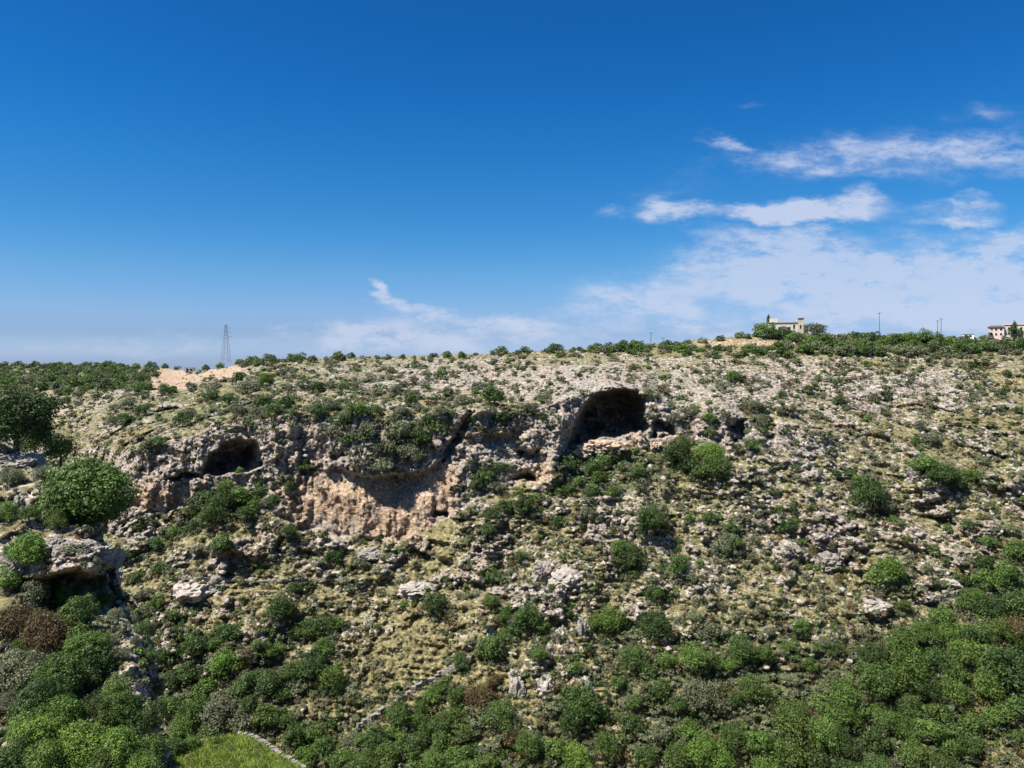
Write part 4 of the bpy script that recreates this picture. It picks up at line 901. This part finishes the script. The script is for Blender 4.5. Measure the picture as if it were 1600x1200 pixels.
def place(q, s0, s1, pw=2.2, sink=.1):
    D = far_at(q[:, 0], q[:, 1]); Pq = pts(q[:, 0], q[:, 1], D)
    s = (s0 + (s1 - s0) * rng.random(len(q)) ** pw); s *= np.clip(D / 230, .8, 1.5) ** .7
    Pq[:, 2] -= sink * s; return Pq, s
shrubs = [src("low_shrub", shrub_mesh(300 + i, k)) for i, k in enumerate("oooomdwo")]
q = scatter(25000, d_scrub); sk = []
for x, y, r, k, *_ in plants:
    if r > 11 and y > ridge_row(x) + 25:
        for _ in range(int(r * .55)):
            a = rw.uniform(0, 6.283); sk.append((x + math.cos(a) * r * rw.uniform(.7, 1.35), y + r * .62 + math.sin(a) * r * rw.uniform(.3, .75)))
q = np.concatenate([q, np.array(sk)]); Pq, s = place(q, .32, 1.9, 2.4)
s[-len(sk):] = np.maximum(s[-len(sk):], .7 + .9 * rng.random(len(sk)))
instancer("low_scrub", Pq, s, rng.integers(0, 8, len(s)), shrubs, "low grey-green scrub scattered over the rocky gorge slope")
herbs = [src("herb_tuft", shrub_mesh(340 + i, k, 4, 110, .2)) for i, k in enumerate("yosymo")]
q = scatter(20000, d_herb); Pq, s = place(q, .22, .85)
instancer("dry_grass_tufts", Pq, s, rng.integers(0, 6, len(s)), herbs, "dry straw and yellow-green grass tufts between the rocks")
q = np.array([(x, max(y + r * .8, float(ridge_row(x)) + 1)) for x, y, r, *_ in extra]); D = far_at(q[:, 0], q[:, 1]); Pq = pts(q[:, 0], q[:, 1], D)
rad = np.array([e[2] for e in extra]) * D / FPX; Pq[:, 2] -= np.array([.45 if e[1] < float(ridge_row(e[0])) + 3 else .08 for e in extra]) * rad
kk = sorted({e[3] for e in extra}); bs = [src("small_bush", crown(k, 0, v)) for k in kk for v in range(3)]
instancer("small_bushes", Pq, rad, np.array([kk.index(e[3]) * 3 + i % 3 for i, e in enumerate(extra)]), bs, "many very small dark bushes dotted over the slope and skyline")
def d_far(qx, qy):
    m = sst(290 - qx, 0, 30) * (1 - sst(qy, 585, 625)) * (.45 + .8 * clump(qx, qy, 30, 95)) + .8 * blob(qx, qy, 385, 566, 30, 5) + .16 * blob(qx, qy, 950, 549, 200, 5) + .2 * blob(qx, qy, 480, 562, 60, 4) + .30 * blob(qx, qy, 1400, 545, 240, 9)
    return m * (1 - sst(blob(qx, qy, 265, 592, 36, 15), .1, .5)) * (1 - blob(qx, qy, 30, 582, 45, 4)) * (1 - sst(blob(qx, qy, 1145, 534, 100, 12), .1, .5)) * (1 - .8 * blob(qx, qy, 310, 588, 40, 6))
q = scatter(1500, d_far, -150, 1720, 530, 640); Pq, s = place(q, .9, 2.6, 1.6, .35)
fs_ = [src("far_bush", crown(k, 0, v)) for k in "dmo" for v in range(3)]
instancer("far_scrub_wood", Pq, s, rng.integers(0, 9, len(s)), fs_, "dark evergreen scrub wood covering the far plateau and ridge top")
stones = [src("loose_stone", rock_mesh(400 + i, 2, (1, .8, .6))) for i in range(6)]
q = scatter(14000, d_stone); Pq, s = place(q, .22, 1.25, 2.5, .15)
instancer("loose_stones", Pq, s, rng.integers(0, 6, len(s)), stones, "pale grey loose limestone blocks littering the slope", tilt=.4)
# the same on the near spur
sel = rng.integers(0, SN, 2600), rng.integers(10, SM - 40, 2600)
Pq = SPd[sel]; s = .12 + .5 * rng.random(len(Pq)) ** 2
instancer("spur_scrub", Pq, s, rng.integers(0, 8, len(s)), shrubs, "low scrub and herbs growing on the near rocky spur")
sel = rng.integers(0, SN, 1500), rng.integers(0, SM - 60, 1500)
Pq = SPd[sel]; s = .08 + .35 * rng.random(len(Pq)) ** 3
instancer("spur_stones", Pq, s, rng.integers(0, 6, len(s)), stones, "pale loose stones lying on the near rocky spur", tilt=.4)
# meadow grass on the terrace
tmin, tmax = TD.min(0), TD.max(0); gp = []
pl = [tuple(v[:2]) for v in TD]
c2 = rng.uniform(tmin[:2], tmax[:2], (26000, 2)); ins = sdf_poly(c2[:, 0], c2[:, 1], pl)
c2 = c2[ins > .25]; c2 = c2[:7000]
blades = [src("grass_tuft", None) for _ in range(0)]
def grass_mesh(seed, kind):
    r = np.random.default_rng(seed); V = []; F = []
    for i in range(26):
        a = r.random() * 6.283; b = r.normal(size=2) * .25; h = .5 + .6 * r.random(); ln = r.normal(size=2) * .6; w = .07
        o = len(V); V += [(b[0] - math.cos(a) * w, b[1] - math.sin(a) * w, 0), (b[0] + math.cos(a) * w, b[1] + math.sin(a) * w, 0), (b[0] + ln[0] + .01, b[1] + ln[1], h), (b[0] + ln[0] - .01, b[1] + ln[1], h)]; F.append((o, o + 1, o + 2, o + 3))
    me = raw_mesh("grass_tuft", V, F, False, dict(tint=np.repeat(r.random(26), 4))); me.materials.append(M[kind]); return me
gr = [src("grass_tuft", grass_mesh(500 + i, k)) for i, k in enumerate("ggym")]
wd = c2[rng.integers(0, len(c2), 260)]
instancer("terrace_weeds", np.column_stack([wd, np.full(len(wd), TZ - .05)]), .3 + .7 * rng.random(len(wd)) ** 2, rng.integers(0, 6, len(wd)), herbs, "mixed yellow and dark weeds among the grass of the small terrace")
instancer("meadow_grass", np.column_stack([c2, np.full(len(c2), TZ - .1)]), (.5 + .6 * rng.random(len(c2))), rng.integers(0, 4, len(c2)), gr, "bright green long grass on the small terrace")

# ------------------------------------------------------------------ named rocks
def rock_thing(name, qx, qy, w, h, label, seed, cat="boulder", mat=None, near_d=None, dpt=.8, sink=.12):
    D = near_d or float(far_at(qx, qy)[0]); me = rock_mesh(seed, 5 if near_d else 4, (w * D / FPX / 1.5, w * D / FPX / 1.5 * dpt, h * D / FPX / 1.45))
    if mat: me.materials[0] = mat
    o = bpy.data.objects.new(name, me); col.objects.link(o); p = pts(qx, qy, D); o.location = (p[0], p[1], p[2] - (.05 if near_d else sink) * h * D / FPX); o.rotation_euler = (0, 0, seed * 1.3)
    return tag(o, label, cat)
PALE = plain_mat("pale_tan_rock", (.36, .275, .20), .95, .45, .9)
rock_thing("boulder", 1001, 691, 19, 26, "tall tan boulder standing at the right of the arched cave's mouth", 701, mat=PALE)
rock_thing("boulder", 1024, 697, 24, 12, "low tan boulder under the dark slot, right of the tall boulder", 702, mat=PALE)
rock_thing("boulder", 947, 695, 40, 15, "pinkish rock heap on the lit floor of the arched cave", 703, mat=PALE)
rock_thing("boulder", 915, 703, 34, 14, "long tan boulder at the left lip of the arched cave", 704, mat=PALE)
for i, (x, y, w, h, lab) in enumerate([
    (882, 897, 40, 24, "broad pale grey rock outcrop left of the pale bare patch"), (845, 885, 26, 26, "steep pale outcrop just left of the broad grey one"), (907, 982, 15, 60, "tall thin pale rock rib between the dark bushes"),
    (878, 985, 18, 34, "shorter pale rock rib left of the tall thin one"), (808, 1058, 22, 46, "pale upright rock by the bare brown gully"), (852, 1060, 28, 34, "pale rock slab right of the upright gully rock"), (916, 1068, 20, 22, "small pale rock above the dark lower thicket"),
    (650, 915, 40, 18, "grey slanted rock slab above the lone round tree"), (575, 862, 36, 14, "flat grey rock slab under the orange cliff foot"),
    (300, 912, 44, 24, "pale ridged outcrop on the dry slope under the thicket"), (340, 905, 34, 20, "pale ridged outcrop right of its bigger twin"), (1290, 870, 34, 26, "grey slab on the terraces left of the bright tree"), (1430, 735, 20, 22, "pale rock knob left of the green gully"),
    (1370, 940, 30, 14, "pale rocks under the bright tree on the terraces"), (1480, 905, 26, 14, "pale rocks above the upper edge of the wood"), (766, 985, 12, 24, "thin pale leaning rock above the stone wall"), (985, 990, 10, 30, "narrow pale rock right of the rib bushes")]):
    rock_thing("rock_outcrop", x, y + h * .1, w, h, lab, 720 + i, "rock outcrop", dpt=.9, sink=.36)
LIGHT = plain_mat("pale_ledge_rock", (.25, .222, .19), .95, .5, 1.6)
for i, (x, y, w, h, lab) in enumerate([(108, 866, 40, 24, "jagged pale block on the left end of the shaded ledge"), (140, 862, 46, 22, "broad pale slab in the middle of the shaded ledge's top"), (168, 869, 34, 26, "pale block at the outer tip of the shaded ledge"), (86, 852, 30, 20, "rough pale block above the shaded ledge's left end"), (64, 825, 34, 30, "pale jagged rock between bushes on top of the spur"), (125, 812, 30, 18, "pale block under the big bright spur tree"),
    (18, 888, 40, 26, "grey rock below the bush at the spur's left"), (20, 725, 60, 22, "pale pink rock bank on top of the spur"), (30, 800, 36, 34, "grey fissured rock at the spur's left side")]):
    rock_thing("boulder", x, y, w, h, lab, 760 + i, "rock", LIGHT, spur_at(x, y) + .5)

# ------------------------------------------------------------------ dry stone walls
WALLSTONE = plain_mat("grey_wall_stone", (.21, .19, .165), .95, .5, 1.2)
def stone_wall(name, pts3, h, th, label, seed, cell=.5):
    r = random.Random(seed); mb = MB()
    for (a, b) in zip(pts3[:-1], pts3[1:]):
        a, b = Vector(a), Vector(b); L = (b - a).length; n = max(1, int(L / (cell * 1.4))); ang = math.atan2(b.y - a.y, b.x - a.x)
        for i in range(n):
            c = a.lerp(b, (i + .5) / n); rows = max(2, int(h / (cell * .7))); full_ = rows
            rows = max(1, rows - (r.random() < .3) - (r.random() < .15))
            for k in range(rows):
                hh = h / full_
                mb.box((c.x + r.uniform(-.05, .05), c.y + r.uniform(-.12, .12), c.z + (k + .5) * hh * (.92 + .16 * math.sin(i * 1.7 + k) ** 2) + r.uniform(-.02, .02)), (L / n * r.uniform(1.0, 1.15), th * r.uniform(.8, 1.1), hh * r.uniform(.93, 1.1)), ang + r.uniform(-.06, .06))
    o = mb.build(name, WALLSTONE); return tag(o, label, "stone wall")
def far_line(L, dz=0.0):
    Q = []
    for (a, b), (c, d) in zip(L[:-1], L[1:]):
        n = max(1, int(math.hypot(c - a, d - b) / 9)); Q += [(a + (c - a) * k / n + rw.uniform(-1.5, 1.5), b + (d - b) * k / n + rw.uniform(-1.3, 1.3)) for k in range(n)]
    L = Q + [L[-1]]
    return [tuple(pts(x, y, float(far_at(x, y)[0]) - .4) + np.array([0, 0, dz])) for x, y in L]
stone_wall("dry_stone_wall", far_line([(558, 1136), (575, 1126), (592, 1116), (610, 1106), (630, 1091), (650, 1077), (668, 1066)], -.8), 1.9, 1.0, "long dark dry stone wall edging the old straw field above the trees", 1)
stone_wall("dry_stone_wall", far_line([(668, 1066), (690, 1052), (712, 1042), (735, 1030)], -.7), 1.5, .8, "lighter broken upper end of the dry stone wall by the gully", 2)
stone_wall("dry_stone_wall", far_line([(1385, 950), (1420, 946), (1455, 938), (1500, 925), (1520, 905), (1516, 870)], -.3), .9, .6, "pale angled field wall above the wood on the right", 4)
stone_wall("dry_stone_wall", far_line([(260, 902), (330, 906), (400, 907), (470, 905), (540, 906)], -.3), .7, .6, "low terrace wall across the dry slope under the orange cliff", 5)
kerb = [tpt(*q, z=TZ) for q in [(372, 1150), (386, 1151), (398, 1155), (412, 1163), (424, 1173), (440, 1182), (474, 1203), (520, 1240)]]
stone_wall("low_stone_wall", [(a, b, c - .2) for a, b, c in kerb], .9, .8, "low pale stone wall curving round the bright grass terrace", 6, .35)

# ------------------------------------------------------------------ houses on the ridge
WALL = plain_mat("weathered_plaster", (.50, .45, .40), .95, .2, .7); PINK = plain_mat("pink_plaster", (.62, .47, .42), .95, .12, .5); CONC = plain_mat("bare_concrete", (.40, .38, .35), .95, .2, .8)
WHITE = plain_mat("white_plaster", (.72, .70, .66), .9, .1, .8); DARK = plain_mat("dark_opening", (.025, .025, .028), .6, .2, 1); ROOFT = plain_mat("dark_red_roof", (.13, .07, .06), .8, .3, 2); OCHRE = plain_mat("ochre_stone", (.46, .38, .28), .95, .2, 1)
METAL = plain_mat("galvanised_steel", (.17, .17, .18), .5, .15, 3, .6); WOODM = plain_mat("weathered_timber", (.10, .08, .065), .9, .3, 4)
def rect_wall(mb, x0, x1, y0, z0, z1, th, holes):
    """a wall facing the gorge with real openings: butted boxes round each hole (x0, x1, z0, z1)"""
    xs = sorted({x0, x1, *[h[0] for h in holes], *[h[1] for h in holes]})
    for a, b in zip(xs[:-1], xs[1:]):
        hs = sorted([h for h in holes if h[0] <= a + 1e-6 and h[1] >= b - 1e-6], key=lambda h: h[2]); z = z0
        for h in hs:
            if h[2] > z + 1e-6: mb.box(((a + b) / 2, y0 + th / 2, (z + h[2]) / 2), (b - a, th, h[2] - z))
            z = h[3]
        if z1 > z + 1e-6: mb.box(((a + b) / 2, y0 + th / 2, (z + z1) / 2), (b - a, th, z1 - z))
def openings(root, holes, y, frame_m, door=()):
    for i, (a, b, z0, z1) in enumerate(holes):
        nm = "door" if i in door else "window"; mb = MB(); mb.box(((a + b) / 2, y + .22, (z0 + z1) / 2), (b - a, .05, z1 - z0)); w = mb.build(nm, DARK, root)
        f = MB(); t = .1
        f.box(((a + b) / 2, y + .03, z1 + t / 2), (b - a + 2 * t, .12, t)); f.box(((a + b) / 2, y + .02, z0 - t / 2), (b - a + 2 * t, .18, t))
        for xx in (a - t / 2, b + t / 2): f.box((xx, y + .03, (z0 + z1) / 2), (t, .12, z1 - z0))
        f.build("frame", frame_m, w)
def house_block(root, x0, x1, y0, y1, z0, z1, mat, holes, name="wall", door=(), frame=None):
    mb = MB(); t = .3
    rect_wall(mb, x0, x1, y0, z0, z1, t, holes); mb.box(((x0 + x1) / 2, y1 - t / 2, (z0 + z1) / 2), (x1 - x0, t, z1 - z0))
    for xx in (x0 + t / 2, x1 - t / 2): mb.box((xx, (y0 + y1) / 2, (z0 + z1) / 2), (t, y1 - y0 - 2 * t, z1 - z0))
    mb.build(name, mat, root); openings(root, holes, y0, frame or CONC, door)
def at(qx, qy, D): return Vector(pts(qx, qy, D))
# unfinished stone house: low long wing, lit corner with a stair tower, posts left on the roof
Dh = 352.0; u = Dh / FPX
h1 = empty("stone_house", at(1232, 526, Dh), -math.atan(432 / FPX)); tag(h1, "unfinished beige stone house with square tower and bare roof posts on the ridge", "house")
X = lambda q: (q - 1232) * u
Zr = lambda q: (526 - q) * u
house_block(h1, X(1203), X(1246), 0, 8, Zr(526), Zr(504), WALL, [(X(1207), X(1211), Zr(520), Zr(511)), (X(1217), X(1222), Zr(519), Zr(511)), (X(1230), X(1235), Zr(519), Zr(511)), (X(1239), X(1241.6), Zr(514), Zr(507.5))], frame=CONC)
mb = MB(); mb.box(((X(1203) + X(1247)) / 2, 3.9, Zr(504) + .15), (X(1247) - X(1202), 8.6, .3)); mb.build("roof_slab", CONC, h1)
house_block(h1, X(1246.2), X(1254), -.6, 5, Zr(526), Zr(497.5), OCHRE, [(X(1248.6), X(1251), Zr(514), Zr(508))], "tower", frame=WALL)
mb = MB(); mb.box(((X(1245.6) + X(1254.6)) / 2, 2.2, Zr(497.5) + .18), (X(1255.4) - X(1245), 6.4, .36)); mb.build("tower_roof", CONC, h1)
house_block(h1, X(1254.2), X(1263), .4, 7, Zr(530), Zr(509), WHITE, [(X(1257), X(1260), Zr(521), Zr(515))], "annexe", frame=CONC)
mb = MB(); mb.box(((X(1254.2) + X(1263.5)) / 2, 3.6, Zr(509) + .12), (X(1263.8) - X(1254.2), 7.2, .24)); mb.build("annexe_roof", CONC, h1)
for q in (1204, 1212, 1220, 1227, 1236, 1243):
    mb = MB(); mb.box((X(q), 1.2, Zr(504) + .3 + .75), (.3, .3, 1.5)); mb.bar((X(q), 1.2, Zr(504) + 1.8), (X(q) + .05, 1.2, Zr(504) + 2.6), .03, n=5); mb.build("roof_post", CONC, h1)
mb = MB(); mb.box((X(1210), 2.5, Zr(504) + 1.2), (3.6, 3, 1.8)); mb.build("roof_room", WALL, h1)
# pink house
h2 = empty("pink_house", at(1570, 530, Dh), -math.atan(770 / FPX)); tag(h2, "two-storey pink house with dark roof and small windows at the ridge's end", "house")
X = lambda q: (q - 1570) * u
Zr = lambda q: (530 - q) * u
hl = [(X(a), X(a + 3.2), Zr(z), Zr(z - 3.6)) for z in (516.5, 524) for a in (1551, 1557, 1563.5)]
house_block(h2, X(1548), X(1569), 0, 9, Zr(533), Zr(511), PINK, hl, frame=WHITE)
hr = [(X(a), X(a + 3.2), Zr(z), Zr(z - 3.6)) for z in (515, 523) for a in (1574, 1582, 1590)]
house_block(h2, X(1569.2), X(1597), 1.5, 10, Zr(533), Zr(507.5), WALL, hr, "side_wing", frame=WHITE)
mb = MB(); a, b, z, p = X(1546.5), X(1570), Zr(511), Zr(507.8)
mb.add([(a, -.5, z), (b, -.5, z), (b, 9.5, z), (a, 9.5, z), (a + 1.2, 4, p), (b - 1.2, 4, p), (b - 1.2, 5.5, p), (a + 1.2, 5.5, p)], [(0, 1, 5, 4), (1, 2, 6, 5), (2, 3, 7, 6), (3, 0, 4, 7), (4, 5, 6, 7), (3, 2, 1, 0)]); mb.build("roof", ROOFT, h2)
mb = MB(); mb.box(((X(1569) + X(1597)) / 2, 5.7, Zr(507.5) + .2), (X(1598) - X(1568.9), 9.1, .4)); mb.build("flat_roof", PINK, h2)
mb = MB(); mb.box((X(1549.5), -1.2, Zr(519)), (2.2, 2.3, .2)); mb.box((X(1549.5), -2.2, Zr(519) + .6), (2.2, .12, 1.0)); mb.build("balcony", CONC, h2)
# white shed between the ridge trees
def shed(name, x, y, D, w, h, d, mat, label):
    r = empty(name, at(x, y, D), -math.atan((x - CX) / FPX)); tag(r, label, "hut")
    hs = [(-w * .32, -w * .32 + min(.9, w * .2), .05, h * .8), (w * .08, w * .3, h * .42, h * .75)]
    house_block(r, -w / 2, w / 2, 0, d, 0, h, mat, hs, door=(0,), frame=CONC)
    mb = MB(); mb.box((0, d / 2, h + .1), (w + .5, d + .5, .2)); mb.build("roof", CONC, r); return r
shed("white_hut", 1513, 530, 352, 4.4, 2.4, 3.5, WHITE, "low white flat-roofed shed among bushes left of the pink house")
shed("white_hut", 296, 583, float(far_at(296, 583)[0]), 4.8, 3.0, 3.5, WHITE, "small white hut on the pale track below the pylon")
# cypresses by the pink house
def cypress(x, y, D, h, label, seed):
    r = np.random.default_rng(seed); n = 34; zz = np.linspace(.06, 1, n); w = .16 * np.sin(np.clip(zz, 0, 1) ** .8 * math.pi * .93 + .1)
    c = np.stack([r.normal(size=n) * w * .4, r.normal(size=n) * w * .4, zz], 1); me = leaves_mesh("crown", c, np.clip(w, .03, 1) * .9, 9000, .022, seed, 1.5); me.materials.append(M['d'])
    o = empty("cypress_tree", at(x, y, D)); o.scale = (h, h, h); tag(o, label, "tree")
    k = bpy.data.objects.new("crown", me); col.objects.link(k); k.parent = o
    mb = MB(); mb.bar((0, 0, -.05), (0, 0, .9), .025, .006); mb.build("trunk", BARK, o)
cypress(1585, 533, 346, 9.0, "tall pointed dark cypress in front of the pink house", 801)
cypress(1595, 534, 345, 6.4, "shorter dark cypress right of the tall one by the pink house", 802)
cypress(1201, 506, 372, 4.6, "thin pale conifer top rising behind the stone house", 803)

# ------------------------------------------------------------------ poles and the pylon
def pole(x, y0, y1, D, label, lamp=False):
    h = (y0 - y1) * D / FPX; r = empty("utility_pole", at(x, y0, D)); tag(r, label, "pole")
    mb = MB(); mb.bar((0, 0, -.5), (0, 0, h), .16, .10, 7); mb.build("post", WOODM, r)
    mb = MB(); mb.box((0, 0, h - .5), (1.7, .12, .14)); a = mb.build("crossarm", WOODM, r)
    for q in (-.75, 0, .75):
        mb = MB(); mb.bar((q, 0, h - .43), (q, 0, h - .1), .05, .035, 6); mb.build("insulator", METAL, a)
pole(1017, 541, 519, 345, "short utility pole on the skyline above the arched cave")
pole(1374, 532, 488, 350, "tallest utility pole rising between dark ridge trees")
pole(1470.5, 532, 497, 350, "utility pole on the ridge left of the pink house")
pole(1465, 531, 500, 366, "fainter utility pole close behind another near the pink house")
pole(1180, 524, 505, 352, "short utility pole by the trees left of the stone house")
pole(1036, 539, 527, 350, "very short post on the skyline left of the earth bank")
Dp = 640.0; up = Dp / FPX; hp = (566 - 507) * up
py_ = empty("power_pylon", at(353, 566, Dp)); tag(py_, "grey lattice power pylon on the skyline above the left bluff", "pylon")
def wid(z): return 2.6 * (1 - z / hp) ** 1.1 + .55
lv = [hp * q for q in (0, .16, .31, .45, .57, .68, .78, .87, .94, 1)]
for sx in (-1, 1):
    for sy in (-1, 1):
        mb = MB()
        for a, b in zip(lv[:-1], lv[1:]): mb.bar((sx * wid(a), sy * wid(a), a), (sx * wid(b), sy * wid(b), b), .11, .09, 4)
        mb.build("leg", METAL, py_)
mb = MB()
for a, b in zip(lv[:-1], lv[1:]):
    wa, wb = wid(a), wid(b)
    for s_ in (-1, 1):
        mb.bar((-wa, s_ * wa, a), (wb, s_ * wb, b), .05, n=4); mb.bar((wa, s_ * wa, a), (-wb, s_ * wb, b), .05, n=4)
        mb.bar((s_ * wa, -wa, a), (s_ * wb, wb, b), .05, n=4); mb.bar((-wb, s_ * wb, b), (wb, s_ * wb, b), .05, n=4)
mb.build("bracing", METAL, py_)
for z, w in ((.68, 4.2), (.81, 3.5), (.93, 2.8)):
    mb = MB(); z *= hp
    for s_ in (-1, 1):
        for t_ in (-1, 1): mb.bar((s_ * wid(z), t_ * wid(z), z - .5), (s_ * w, 0, z), .07, n=4); mb.bar((s_ * wid(z), t_ * wid(z), z + .7), (s_ * w, 0, z), .05, n=4)
    arm = mb.build("crossarm", METAL, py_)
    for s_ in (-1, 1):
        mb = MB(); mb.bar((s_ * w, 0, z), (s_ * w, 0, z - 1.6), .09, n=6); mb.build("insulator", METAL, arm)
